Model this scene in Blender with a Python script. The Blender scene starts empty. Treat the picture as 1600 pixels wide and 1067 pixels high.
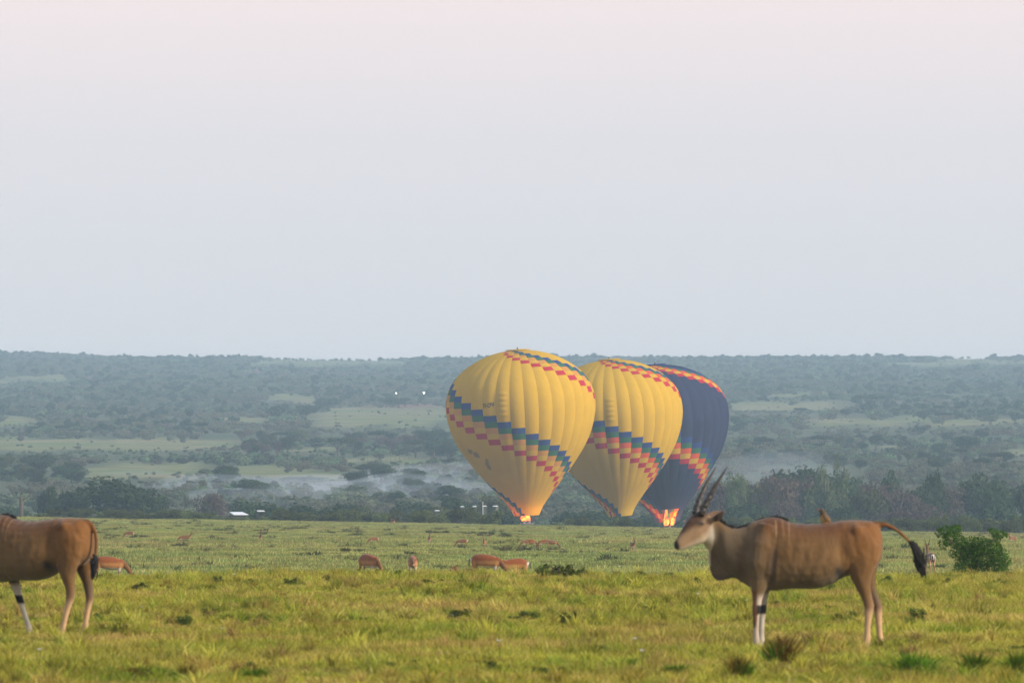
import bpy, bmesh, math, random
import numpy as np
from mathutils import Vector, Matrix

R = math.radians
rng = np.random.default_rng(7)
random.seed(7)
sc = bpy.context.scene
COL = sc.collection

# ------------------------------------------------------------------ camera, sky, sun, exposure
F = 300 / 36 * 1600          # focal length in photograph pixels (300 mm lens)
YH = 743.0                   # photograph row of eye level
CAMZ = 2.0
cam_d = bpy.data.cameras.new('camera')
cam_d.lens = 300; cam_d.sensor_width = 36; cam_d.sensor_fit = 'HORIZONTAL'
cam_d.shift_y = (YH - 533.5) / 1600
cam_d.clip_start = 1.0; cam_d.clip_end = 40000
cam_d.dof.use_dof = True; cam_d.dof.focus_distance = 620; cam_d.dof.aperture_fstop = 10
cam = bpy.data.objects.new('camera', cam_d); COL.objects.link(cam)
cam.location = (0, 0, CAMZ); cam.rotation_euler = (R(90), 0, 0)
sc.camera = cam

SUN_AZ, SUN_EL = 114, 24      # clockwise from the view direction; low, behind the camera to the right
world = bpy.data.worlds.new('World'); sc.world = world; world.use_nodes = True
wn = world.node_tree.nodes; wl = world.node_tree.links; wn.clear()
w_out = wn.new('ShaderNodeOutputWorld'); w_bg = wn.new('ShaderNodeBackground')
w_tc = wn.new('ShaderNodeTexCoord'); w_sep = wn.new('ShaderNodeSeparateXYZ')
w_ramp = wn.new('ShaderNodeValToRGB'); w_sky = wn.new('ShaderNodeTexSky')
w_sky.sky_type = 'NISHITA'; w_sky.sun_disc = False
w_sky.sun_elevation = R(SUN_EL); w_sky.sun_rotation = R(SUN_AZ); w_sky.air_density = 1.2; w_sky.dust_density = 2.0
w_mul = wn.new('ShaderNodeVectorMath'); w_mul.operation = 'SCALE'; w_mul.inputs[3].default_value = 0.05
w_mix = wn.new('ShaderNodeMix'); w_mix.data_type = 'RGBA'; w_mix.inputs[0].default_value = 0.82
w_map = wn.new('ShaderNodeMath'); w_map.operation = 'POWER'; w_map.inputs[1].default_value = 0.5
w_max = wn.new('ShaderNodeMath'); w_max.operation = 'MAXIMUM'; w_max.inputs[1].default_value = 0.0
# dawn sky opposite the sun: blue-grey earth shadow low down, pink belt above it, pale lilac blue overhead
cr = w_ramp.color_ramp
stops = [(0.0, (0.78, 0.69, 0.67)), (0.125, (0.77, 0.69, 0.675)), (0.165, (0.70, 0.66, 0.67)),
         (0.20, (0.705, 0.655, 0.675)), (0.236, (0.815, 0.69, 0.685)), (0.30, (0.83, 0.695, 0.69)),
         (0.48, (0.62, 0.62, 0.70)), (0.75, (0.46, 0.54, 0.68)), (1.0, (0.36, 0.46, 0.64))]
while len(cr.elements) < len(stops): cr.elements.new(0.5)
for e, (p, c) in zip(cr.elements, stops): e.position = p; e.color = (*c, 1)
wl.new(w_tc.outputs['Generated'], w_sep.inputs[0]); wl.new(w_sep.outputs[2], w_max.inputs[0])
wl.new(w_max.outputs[0], w_map.inputs[0]); wl.new(w_map.outputs[0], w_ramp.inputs[0])
wl.new(w_sky.outputs[0], w_mul.inputs[0])
wl.new(w_mul.outputs[0], w_mix.inputs[6]); wl.new(w_ramp.outputs[0], w_mix.inputs[7])
wl.new(w_mix.outputs[2], w_bg.inputs[0]); wl.new(w_bg.outputs[0], w_out.inputs[0])
w_bg.inputs[1].default_value = 0.82

sun_d = bpy.data.lights.new('sun', 'SUN'); sun_d.energy = 3.1; sun_d.angle = R(13); sun_d.color = (1.0, 0.89, 0.73)
sun = bpy.data.objects.new('sun', sun_d); COL.objects.link(sun)
_sd = Vector((math.sin(R(SUN_AZ)) * math.cos(R(SUN_EL)), math.cos(R(SUN_AZ)) * math.cos(R(SUN_EL)), math.sin(R(SUN_EL))))
sun.rotation_euler = _sd.to_track_quat('Z', 'Y').to_euler()
sun.location = (20, -20, 30)

vs = sc.view_settings
vs.view_transform = 'Standard'; vs.look = 'None'; vs.gamma = 1; vs.exposure = 0.80; vs.use_curve_mapping = False
sc.cycles.use_denoising = True
sc.cycles.max_bounces = 6; sc.cycles.diffuse_bounces = 2; sc.cycles.glossy_bounces = 1
sc.cycles.transmission_bounces = 3; sc.cycles.transparent_max_bounces = 6; sc.cycles.volume_bounces = 0
sc.cycles.sample_clamp_indirect = 4

# ------------------------------------------------------------------ small helpers
def tag(o, label=None, cat=None, group=None, kind=None):
    if label: o['label'] = label
    if cat: o['category'] = cat
    if group: o['group'] = group
    if kind: o['kind'] = kind
    return o

def empty(name, loc=(0, 0, 0), rz=0):
    o = bpy.data.objects.new(name, None); COL.objects.link(o)
    o.location = loc; o.rotation_euler = (0, 0, rz); o.empty_display_size = 0.2
    return o

def link(name, me, mat=None, parent=None, smooth=False, col=None):
    o = bpy.data.objects.new(name, me); (col or COL).objects.link(o)
    if mat is not None and len(me.materials) == 0: me.materials.append(mat)
    if parent is not None: o.parent = parent
    if smooth: me.polygons.foreach_set('use_smooth', np.ones(len(me.polygons), dtype=bool))
    return o

def copy_tree(o, parent=None):
    c = o.copy(); COL.objects.link(c); c.parent = parent
    for ch in list(o.children): copy_tree(ch, c)
    return c

def mesh_of(name, V, Fc):
    me = bpy.data.meshes.new(name)
    me.from_pydata(np.asarray(V, float).tolist(), [], [list(map(int, f)) for f in Fc]); me.update()
    return me

def tube(path, radii, seg=8, cap=True):
    """swept tube; radii may be floats or (across, along) pairs"""
    P = np.array(path, float); n = len(P); V = []; Fc = []
    up0 = np.array((0.0, 1.0, 0.0))
    for i in range(n):
        t = P[min(i + 1, n - 1)] - P[max(i - 1, 0)]; t = t / (np.linalg.norm(t) + 1e-9)
        a = up0 - t * np.dot(up0, t)
        if np.linalg.norm(a) < 0.05: a = np.array((1.0, 0, 0)) - t * t[0]
        a /= np.linalg.norm(a); b = np.cross(t, a)
        r = radii[i]; ra, rb = (r, r) if np.isscalar(r) else r
        for k in range(seg):
            an = 2 * math.pi * k / seg
            V.append(P[i] + a * math.cos(an) * ra + b * math.sin(an) * rb)
    for i in range(n - 1):
        for k in range(seg):
            k2 = (k + 1) % seg
            Fc.append((i * seg + k, i * seg + k2, (i + 1) * seg + k2, (i + 1) * seg + k))
    if cap:
        Fc.append(tuple(range(seg - 1, -1, -1))); Fc.append(tuple((n - 1) * seg + k for k in range(seg)))
    return V, Fc

class MB:
    def __init__(s): s.V = []; s.F = []
    def add(s, V, Fc):
        o = len(s.V); s.V += [tuple(v) for v in V]; s.F += [tuple(i + o for i in f) for f in Fc]; return s
    def box(s, x0, x1, y0, y1, z0, z1):
        V = [(x, y, z) for z in (z0, z1) for y in (y0, y1) for x in (x0, x1)]
        return s.add(V, [(0, 2, 3, 1), (4, 5, 7, 6), (0, 1, 5, 4), (2, 6, 7, 3), (0, 4, 6, 2), (1, 3, 7, 5)])
    def tube(s, path, radii, seg=8, cap=True): return s.add(*tube(path, radii, seg, cap))
    def mesh(s, name): return mesh_of(name, s.V, s.F)
    def build(s, name, mat, parent=None, smooth=False): return link(name, s.mesh(name), mat, parent, smooth)

def vnoise(x, y, seed=0):
    x = np.asarray(x, float); y = np.asarray(y, float)
    xi = np.floor(x).astype(np.int64); yi = np.floor(y).astype(np.int64); fx = x - xi; fy = y - yi
    fx = fx * fx * (3 - 2 * fx); fy = fy * fy * (3 - 2 * fy)
    def h(a, b):
        n = (a * 374761393 + b * 668265263 + seed * 974711) & 0x7fffffff
        n = ((n ^ (n >> 13)) * 1274126177) & 0x7fffffff
        return ((n ^ (n >> 16)) & 0xffff) / 65535.0
    return (h(xi, yi) * (1 - fx) + h(xi + 1, yi) * fx) * (1 - fy) + (h(xi, yi + 1) * (1 - fx) + h(xi + 1, yi + 1) * fx) * fy - 0.5

def sstep(a, b, x):
    t = np.clip((np.asarray(x, float) - a) / (b - a), 0, 1); return t * t * (3 - 2 * t)

# ------------------------------------------------------------------ materials
def nodes_of(name):
    m = bpy.data.materials.new(name); m.use_nodes = True
    nt = m.node_tree; nt.nodes.clear()
    return m, nt.nodes, nt.links

def noise_node(N, L, scale, detail=3, src=None, rough=0.55):
    t = N.new('ShaderNodeTexNoise'); t.inputs['Scale'].default_value = scale
    t.inputs['Detail'].default_value = detail; t.inputs['Roughness'].default_value = rough
    if src is not None: L.new(src, t.inputs['Vector'])
    return t.outputs['Fac']

def remap(N, L, src, a, b, lo=0.0, hi=1.0):
    m = N.new('ShaderNodeMapRange'); L.new(src, m.inputs[0])
    m.inputs[1].default_value = a; m.inputs[2].default_value = b; m.inputs[3].default_value = lo; m.inputs[4].default_value = hi
    return m.outputs[0]

def mixc(N, L, fac, a, b, mode='MIX'):
    m = N.new('ShaderNodeMix'); m.data_type = 'RGBA'; m.blend_type = mode
    for s, v in ((m.inputs[0], fac), (m.inputs[6], a), (m.inputs[7], b)):
        if isinstance(v, bpy.types.NodeSocket): L.new(v, s)
        elif isinstance(v, (int, float)): s.default_value = v
        else: s.default_value = (*v, 1)
    return m.outputs[2]

def leafy(name, c1, c2, transl=0.35, scale=0.05, c3=None, world_scale=None, vr=(0.72, 1.25)):
    """thin leaves: diffuse and translucent, colour varied from leaf to leaf and plant to plant"""
    m, N, L = nodes_of(name)
    out = N.new('ShaderNodeOutputMaterial'); geo = N.new('ShaderNodeNewGeometry'); oi = N.new('ShaderNodeObjectInfo')
    col = mixc(N, L, geo.outputs['Random Per Island'], c1, c2)
    hs = N.new('ShaderNodeHueSaturation'); L.new(col, hs.inputs['Color'])
    L.new(remap(N, L, oi.outputs['Random'], 0, 1, *vr), hs.inputs['Value'])
    L.new(remap(N, L, oi.outputs['Random'], 0, 1, 0.485, 0.515), hs.inputs['Hue'])
    col = hs.outputs[0]
    if c3 is not None:
        f = noise_node(N, L, world_scale or 0.02, 4, geo.outputs['Position'])
        col = mixc(N, L, remap(N, L, f, 0.42, 0.62), col, c3)
    d = N.new('ShaderNodeBsdfDiffuse'); t = N.new('ShaderNodeBsdfTranslucent'); mx = N.new('ShaderNodeMixShader')
    L.new(col, d.inputs[0]); L.new(col, t.inputs[0]); mx.inputs[0].default_value = transl
    L.new(d.outputs[0], mx.inputs[1]); L.new(t.outputs[0], mx.inputs[2]); L.new(mx.outputs[0], out.inputs[0])
    return m

def plain(name, c, rough=0.8, var=0.15, scale=3.0, metal=0.0, emit=None, est=0.0, bump=0.0):
    m, N, L = nodes_of(name)
    out = N.new('ShaderNodeOutputMaterial'); p = N.new('ShaderNodeBsdfPrincipled'); tc = N.new('ShaderNodeTexCoord')
    f = noise_node(N, L, scale, 4, tc.outputs['Object'])
    lo = tuple(v * (1 - var) for v in c); hi = tuple(min(1, v * (1 + var)) for v in c)
    L.new(mixc(N, L, f, lo, hi), p.inputs['Base Color'])
    p.inputs['Roughness'].default_value = rough; p.inputs['Metallic'].default_value = metal
    if emit: p.inputs['Emission Color'].default_value = (*emit, 1); p.inputs['Emission Strength'].default_value = est
    if bump:
        b = N.new('ShaderNodeBump'); b.inputs['Strength'].default_value = bump; L.new(f, b.inputs['Height']); L.new(b.outputs[0], p.inputs['Normal'])
    L.new(p.outputs[0], out.inputs[0])
    return m

def fabric(name, c, transl=0.16):
    """ripstop nylon: diffuse with some light passing through, faint soiling and creases"""
    m, N, L = nodes_of(name)
    out = N.new('ShaderNodeOutputMaterial'); tc = N.new('ShaderNodeTexCoord')
    f = noise_node(N, L, 0.35, 5, tc.outputs['Object']); f2 = noise_node(N, L, 1.6, 3, tc.outputs['Object'])
    col = mixc(N, L, remap(N, L, f, 0.3, 0.75, 0, 0.35), c, tuple(v * 0.62 for v in c))
    d = N.new('ShaderNodeBsdfDiffuse'); t = N.new('ShaderNodeBsdfTranslucent'); mx = N.new('ShaderNodeMixShader')
    gl = N.new('ShaderNodeBsdfGlossy'); gl.inputs['Roughness'].default_value = 0.45; mg = N.new('ShaderNodeMixShader'); mg.inputs[0].default_value = 0.0
    b = N.new('ShaderNodeBump'); b.inputs['Strength'].default_value = 0.10; b.inputs['Distance'].default_value = 0.3; L.new(f2, b.inputs['Height'])
    L.new(b.outputs[0], d.inputs['Normal']); L.new(b.outputs[0], gl.inputs['Normal'])
    L.new(col, d.inputs[0]); L.new(col, t.inputs[0]); mx.inputs[0].default_value = transl
    L.new(d.outputs[0], mx.inputs[1]); L.new(t.outputs[0], mx.inputs[2])
    L.new(mx.outputs[0], mg.inputs[1]); L.new(gl.outputs[0], mg.inputs[2]); L.new(mg.outputs[0], out.inputs[0])
    return m

def coat(name, scale=60.0, rough=0.75):
    """short animal hair; the markings are the mesh's Coat attribute"""
    m, N, L = nodes_of(name)
    out = N.new('ShaderNodeOutputMaterial'); p = N.new('ShaderNodeBsdfPrincipled'); tc = N.new('ShaderNodeTexCoord')
    at = N.new('ShaderNodeAttribute'); at.attribute_name = 'Coat'
    f = noise_node(N, L, scale, 3, tc.outputs['Object']); f2 = noise_node(N, L, 5.0, 3, tc.outputs['Object'])
    hs = N.new('ShaderNodeHueSaturation'); L.new(at.outputs['Color'], hs.inputs['Color'])
    a = N.new('ShaderNodeMath'); a.operation = 'ADD'; L.new(remap(N, L, f, 0.2, 0.8, -0.13, 0.13), a.inputs[0]); L.new(remap(N, L, f2, 0.25, 0.75, 0.80, 1.20), a.inputs[1])
    L.new(a.outputs[0], hs.inputs['Value']); L.new(hs.outputs[0], p.inputs['Base Color'])
    p.inputs['Roughness'].default_value = rough; p.inputs['Specular IOR Level'].default_value = 0.25
    try:
        p.inputs['Sheen Weight'].default_value = 0.15; p.inputs['Sheen Roughness'].default_value = 0.5
    except KeyError: pass
    b = N.new('ShaderNodeBump'); b.inputs['Strength'].default_value = 0.2; b.inputs['Distance'].default_value = 0.01; L.new(f, b.inputs['Height']); L.new(b.outputs[0], p.inputs['Normal'])
    L.new(p.outputs[0], out.inputs[0])
    return m

def grass_mat(name, cols, s1, s2, transl=0.4):
    """blades coloured by where they grow: yellow-green sward, green patches, straw patches"""
    m, N, L = nodes_of(name)
    out = N.new('ShaderNodeOutputMaterial'); geo = N.new('ShaderNodeNewGeometry'); oi = N.new('ShaderNodeObjectInfo')
    a = noise_node(N, L, s1, 4, geo.outputs['Position'], 0.6)
    mp = N.new('ShaderNodeMapping'); mp.inputs['Location'].default_value = (37, 11, 0); L.new(geo.outputs['Position'], mp.inputs['Vector'])
    b = noise_node(N, L, s2, 4, mp.outputs[0], 0.6)
    col = mixc(N, L, remap(N, L, a, 0.40, 0.58), cols[0], cols[1])
    col = mixc(N, L, remap(N, L, b, 0.50, 0.66), col, cols[2])
    col = mixc(N, L, remap(N, L, geo.outputs['Random Per Island'], 0.80, 1.0, 0, 0.75), col, cols[3])
    hs = N.new('ShaderNodeHueSaturation'); L.new(col, hs.inputs['Color'])
    mm = N.new('ShaderNodeMath'); mm.operation = 'MULTIPLY'; L.new(remap(N, L, geo.outputs['Random Per Island'], 0, 1, 0.75, 1.25), mm.inputs[0]); L.new(remap(N, L, oi.outputs['Random'], 0, 1, 0.62, 1.30), mm.inputs[1])
    L.new(mm.outputs[0], hs.inputs['Value']); L.new(remap(N, L, oi.outputs['Random'], 0, 1, .478, .512), hs.inputs['Hue'])
    d = N.new('ShaderNodeBsdfDiffuse'); t = N.new('ShaderNodeBsdfTranslucent'); mx = N.new('ShaderNodeMixShader')
    L.new(hs.outputs[0], d.inputs[0]); L.new(hs.outputs[0], t.inputs[0]); mx.inputs[0].default_value = transl
    L.new(d.outputs[0], mx.inputs[1]); L.new(t.outputs[0], mx.inputs[2]); L.new(mx.outputs[0], out.inputs[0])
    return m

M = {
    'leaf_dark': leafy('leaf_dark', (0.030, 0.052, 0.022), (0.062, 0.095, 0.034)),
    'leaf_olive': leafy('leaf_olive', (0.060, 0.075, 0.024), (0.115, 0.125, 0.042)),
    'leaf_pale': leafy('leaf_pale', (0.085, 0.115, 0.045), (0.140, 0.170, 0.075)),
    'leaf_dry': leafy('leaf_dry', (0.085, 0.062, 0.050), (0.125, 0.092, 0.070)),
    'leaf_hill': leafy('leaf_hill', (0.055, 0.095, 0.050), (0.140, 0.185, 0.090), c3=(0.165, 0.150, 0.095), world_scale=0.008, vr=(0.30, 1.75)),
    'leaf_hedge': leafy('leaf_hedge', (0.085, 0.115, 0.036), (0.150, 0.175, 0.060), vr=(.6, 1.3)),
    'leaf_fresh': leafy('leaf_fresh', (0.035, 0.100, 0.016), (0.110, 0.230, 0.036)),
    'shrub_dark': leafy('shrub_dark', (0.055, 0.080, 0.014), (0.125, 0.145, 0.030), vr=(.7, 1.4)),
    'tuft_green': leafy('tuft_green', (0.085, 0.170, 0.012), (0.150, 0.230, 0.022)),
    'tuft_red': leafy('tuft_red', (0.090, 0.060, 0.014), (0.200, 0.120, 0.022)),
    'bark': plain('bark', (0.085, 0.065, 0.050), 0.9, 0.3, 4),
    'bark_pale': plain('bark_pale', (0.20, 0.19, 0.13), 0.9, 0.25, 4),
    'horn': plain('horn', (0.030, 0.022, 0.017), 0.5, 0.3, 30, bump=0.3),
    'eye': plain('eye', (0.008, 0.006, 0.005), 0.12, 0.1),
    'tail_black': plain('tail_black', (0.009, 0.007, 0.006), 0.95, 0.4, 40),
    'coat': coat('coat'),
    'wicker': plain('wicker', (0.16, 0.09, 0.04), 0.85, 0.3, 20, bump=0.4),
    'steel': plain('steel', (0.35, 0.35, 0.36), 0.4, 0.1, 5, metal=0.8),
    'white_paint': plain('white_paint', (0.66, 0.66, 0.66), 0.5, 0.06, 2),
    'tin_roof': plain('tin_roof', (0.74, 0.75, 0.76), 0.4, 0.08, 2),
    'mud_wall': plain('mud_wall', (0.055, 0.05, 0.04), 0.9, 0.2, 2),
    'dark_gap': plain('dark_gap', (0.02, 0.02, 0.02), 0.9),
    'canvas': plain('canvas', (0.07, 0.08, 0.06), 0.85, 0.1, 2),
    'rope': plain('rope', (0.10, 0.09, 0.08), 0.9),
    'ink': plain('ink', (0.02, 0.02, 0.02), 0.8),
    'petal': plain('petal', (0.80, 0.80, 0.76), 0.7, 0.05),
    'fence_wood': plain('fence_wood', (0.16, 0.145, 0.12), 0.9, 0.2),
}
FAB = {'yellow': fabric('fabric_yellow', (0.62, 0.375, 0.030)), 'orange': fabric('fabric_orange', (0.60, 0.27, 0.06)),
       'red': fabric('fabric_red', (0.68, 0.10, 0.035)), 'crimson': fabric('fabric_crimson', (0.48, 0.022, 0.05)),
       'blue': fabric('fabric_blue', (0.038, 0.065, 0.22)), 'green': fabric('fabric_green', (0.045, 0.15, 0.085)),
       'shadow_tone': fabric('fabric_shadow_tone', (0.34, 0.205, 0.035)), 'navy': fabric('fabric_navy', (0.040, 0.050, 0.105), 0.2)}  # the darker yellow cloth stands in for shadows cast from inside the envelope

# ------------------------------------------------------------------ terrain
_pd = np.array([-400, -80, 0, 80, 120, 150, 166, 180, 200, 230, 262, 300, 340, 400, 480, 600, 800, 930, 1000, 1030, 1070, 1150, 1250, 1400,
                1550, 1700, 1900, 2200, 2600, 3200, 3800, 4600, 5400, 6000, 6250, 6700, 7600], float)
_pz = np.array([0, 0, 0, 0, 0, 0.0, -0.05, -0.25, -0.70, -1.25, -1.60, -1.75, -1.93, -2.08, -2.21, -2.50, -3.05, -3.42, -3.60, -4.0, -5.2, -7.4, -8.6, -8.2,
                -5.4, -1.6, 1.7, 7.1, 13.9, 25.5, 37.6, 54.8, 72.5, 83.6, 85.0, 80, 66], float)
def _hermite(xq, x, y):
    h = np.diff(x); dl = np.diff(y) / h
    m = np.zeros_like(y); m[0] = dl[0]; m[-1] = dl[-1]
    for i in range(1, len(x) - 1):
        if dl[i - 1] * dl[i] > 0:
            w1 = 2 * h[i] + h[i - 1]; w2 = h[i] + 2 * h[i - 1]
            m[i] = (w1 + w2) / (w1 / dl[i - 1] + w2 / dl[i])
    i = np.clip(np.searchsorted(x, xq) - 1, 0, len(x) - 2); t = (xq - x[i]) / h[i]
    return ((1 + 2 * t) * (1 - t) ** 2 * y[i] + t * (1 - t) ** 2 * h[i] * m[i] + t * t * (3 - 2 * t) * y[i + 1] + t * t * (t - 1) * h[i] * m[i + 1])

def H(x, d):
    x = np.asarray(x, float); d = np.asarray(d, float)
    z = _hermite(np.clip(d, -400, 7600), _pd, _pz)
    z = z - 0.0165 * np.clip(x + 15 * d / 1000, -90, 90) * sstep(380, 950, d) * (1 - sstep(1500, 2200, d))
    z = z + 0.14 * vnoise(x / 3.5, d / 12, 6) * sstep(135, 155, d) * (1 - sstep(185, 220, d)) + 0.10 * vnoise(x / 9, d / 14, 1) * (1 - sstep(400, 900, d)) * sstep(20, 60, d) + 0.12 * vnoise(x / 30, d / 45, 2) * sstep(170, 300, d) * (1 - sstep(1000, 1300, d))
    z = z + sstep(1500, 2400, d) * (2.2 * vnoise(x / 130, d / 210, 3) + 3.2 * vnoise(x / 420, d / 600, 4)) * (1 - .7 * sstep(4800, 5800, d))
    z = z + sstep(4500, 6000, d) * (1.8 * sstep(-270, -330, x) - 1.2 * np.exp(-((x + 110) / 60) ** 2))
    return z

def pxx(px, d): return (px - 800) / F * d
def pyz(py, d): return CAMZ + (YH - py) / F * d
def ground_at(px, d):
    x = pxx(px, d); return Vector((x, d, float(H(x, d))))
def row_of(x, d, z): return YH - (z - CAMZ) * F / d
def col_of(x, d): return 800 + x * F / d
def dist_on_hill(px, py, lo=1450):
    ds = np.arange(lo, 6200, 10.0)
    rows = row_of(0, ds, H(pxx(px, ds), ds))
    k = np.argmax(rows <= py)
    return float(ds[k]) if rows[k] <= py else 6100.0

# open glades on the hillside: (left, right, top, bottom) in photograph pixels
GLADES = [(-60, 62, 652, 668), (-60, 370, 684, 706), (475, 700, 632, 670), (425, 505, 618, 632), (690, 760, 664, 682),
          (120, 340, 722, 748), (370, 480, 724, 748), (470, 600, 734, 746), (550, 670, 710, 726), (1135, 1330, 626, 645),
          (1255, 1460, 650, 664), (1390, 1640, 655, 663), (1330, 1445, 693, 700), (1560, 1660, 700, 716), (380, 640, 560, 572),
          (1380, 1660, 564, 571), (0, 100, 586, 597), (330, 420, 650, 660), (0, 40, 752, 764), (1170, 1330, 612, 618), (450, 560, 700, 706)]
def in_glade(px, py, padx=0):
    px = np.asarray(px, float); py = np.asarray(py, float); r = np.zeros(px.shape, bool)
    wob = 46 * vnoise(px / 60, py / 14, 21) + 18 * vnoise(px / 17, py / 5, 23); woy = 11 * vnoise(px / 45, py / 20, 22) + 5 * vnoise(px / 13, py / 9, 24)
    for a, b, t, u in GLADES:
        r |= (np.abs((px + wob - (a + b) / 2) / ((b - a) / 2 + padx)) ** 2.6 + np.abs((py + woy - (t + u) / 2) / ((u - t) / 2 * .85)) ** 2.6) < 1
    return r

ds = np.concatenate([np.linspace(-300, 40, 18), np.arange(48, 190, 2.5), np.arange(190, 420, 5), np.arange(420, 1100, 10),
                     np.arange(1100, 2400, 18), np.arange(2400, 6300, 26), np.linspace(6330, 7560, 30)])
us = np.linspace(-1, 1, 151); us = np.sign(us) * np.abs(us) ** 1.35
DD, UU = np.meshgrid(ds, us, indexing='ij')
XX = UU * (70 + 0.30 * np.clip(DD, 0, 1e9))
ZZ = H(XX, DD)
nr, ncn = DD.shape
V = np.stack([XX, DD, ZZ], -1).reshape(-1, 3)
idx = np.arange(nr * ncn).reshape(nr, ncn)
Fc = np.stack([idx[:-1, :-1], idx[:-1, 1:], idx[1:, 1:], idx[1:, :-1]], -1).reshape(-1, 4)
me = mesh_of('ground', V, Fc)
dpos = np.clip(DD, 60, None)
PX = col_of(XX, dpos); PY = row_of(XX, dpos, ZZ)
glade = in_glade(PX, PY).astype(float) * (DD > 1450)
red = np.maximum(np.exp(-((PX - 165) / 35) ** 2 - ((PY - 594) / 6) ** 2), np.exp(-((PX - 450) / 90) ** 2 - ((PY - 582) / 6) ** 2)) * (DD > 1450)
red = np.maximum(red, np.exp(-((PX - 640) / 60) ** 2 - ((PY - 634) / 4) ** 2) * (DD > 1450))
hill = sstep(1000, 1250, DD)
at = me.attributes.new('Cover', 'FLOAT_COLOR', 'POINT')
at.data.foreach_set('color', np.stack([glade, red, hill, np.ones_like(hill)], -1).reshape(-1).astype(np.float32))
def ground_material():
    m, N, L = nodes_of('ground_cover')
    out = N.new('ShaderNodeOutputMaterial'); p = N.new('ShaderNodeBsdfPrincipled'); geo = N.new('ShaderNodeNewGeometry')
    at = N.new('ShaderNodeAttribute'); at.attribute_name = 'Cover'; sp = N.new('ShaderNodeSeparateColor'); L.new(at.outputs['Color'], sp.inputs[0])
    a = noise_node(N, L, 0.12, 5, geo.outputs['Position'], 0.65); b = noise_node(N, L, 0.02, 5, geo.outputs['Position'], 0.6); c = noise_node(N, L, 1.5, 4, geo.outputs['Position'])
    near = mixc(N, L, remap(N, L, a, 0.40, 0.62), (0.16, 0.18, 0.045), (0.24, 0.215, 0.075))
    near = mixc(N, L, remap(N, L, c, 0.35, 0.7, 0, 0.5), near, (0.070, 0.075, 0.022))
    hillc = mixc(N, L, remap(N, L, b, 0.40, 0.60), (0.075, 0.095, 0.055), (0.115, 0.115, 0.075))
    gl = mixc(N, L, remap(N, L, b, 0.42, 0.58), (0.15, 0.185, 0.080), (0.24, 0.21, 0.125)); gl = mixc(N, L, remap(N, L, a, 0.45, 0.62, 0, .7), gl, (0.12, 0.14, 0.06))
    hillc = mixc(N, L, sp.outputs[0], hillc, gl); hillc = mixc(N, L, sp.outputs[1], hillc, (0.20, 0.10, 0.085))
    L.new(mixc(N, L, sp.outputs[2], near, hillc), p.inputs['Base Color'])
    p.inputs['Roughness'].default_value = 1.0; p.inputs['Specular IOR Level'].default_value = 0.0
    L.new(p.outputs[0], out.inputs[0])
    return m
ground = link('ground', me, ground_material(), smooth=True); tag(ground, 'grassy plain running into a bush-covered hillside', 'ground', kind='structure')

# ------------------------------------------------------------------ instanced ground cover (uncountable stuff)
def instancer(name, pts, rot, scl, pid, protos, label, cat, parent=None):
    """one object that sets the given plant meshes on the given points"""
    pc = bpy.data.collections.new(name + '_plants')
    for i, (pm, mat) in enumerate(protos):
        if not pm.materials: pm.materials.append(mat)
        pc.objects.link(bpy.data.objects.new('%s_%02d' % (name, i), pm))
    me = bpy.data.meshes.new(name); n = len(pts)
    me.vertices.add(n); me.vertices.foreach_set('co', np.asarray(pts, np.float32).reshape(-1))
    for an, ty, arr, f in (('rot', 'FLOAT_VECTOR', rot, 'vector'), ('scl', 'FLOAT_VECTOR', scl, 'vector'), ('pid', 'INT', pid, 'value')):
        a = me.attributes.new(an, ty, 'POINT')
        a.data.foreach_set(f, np.asarray(arr, np.int32 if ty == 'INT' else np.float32).reshape(-1))
    o = link(name, me, None, parent)
    ng = bpy.data.node_groups.new(name, 'GeometryNodeTree')
    ng.interface.new_socket('Geometry', in_out='INPUT', socket_type='NodeSocketGeometry')
    ng.interface.new_socket('Geometry', in_out='OUTPUT', socket_type='NodeSocketGeometry')
    N, L = ng.nodes, ng.links
    gi = N.new('NodeGroupInput'); go = N.new('NodeGroupOutput'); ip = N.new('GeometryNodeInstanceOnPoints'); ci = N.new('GeometryNodeCollectionInfo')
    ci.inputs['Collection'].default_value = pc; ci.inputs['Separate Children'].default_value = True; ci.inputs['Reset Children'].default_value = True
    def na(nm, ty):
        k = N.new('GeometryNodeInputNamedAttribute'); k.data_type = ty; k.inputs['Name'].default_value = nm
        return [s for s in k.outputs if s.enabled and s.name == 'Attribute'][0]
    L.new(gi.outputs[0], ip.inputs['Points']); L.new(ci.outputs[0], ip.inputs['Instance']); ip.inputs['Pick Instance'].default_value = True
    L.new(na('pid', 'INT'), ip.inputs['Instance Index']); L.new(na('rot', 'FLOAT_VECTOR'), ip.inputs['Rotation']); L.new(na('scl', 'FLOAT_VECTOR'), ip.inputs['Scale'])
    L.new(ip.outputs[0], go.inputs[0])
    md = o.modifiers.new('plants', 'NODES'); md.node_group = ng
    return tag(o, label, cat, kind='stuff')

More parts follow.
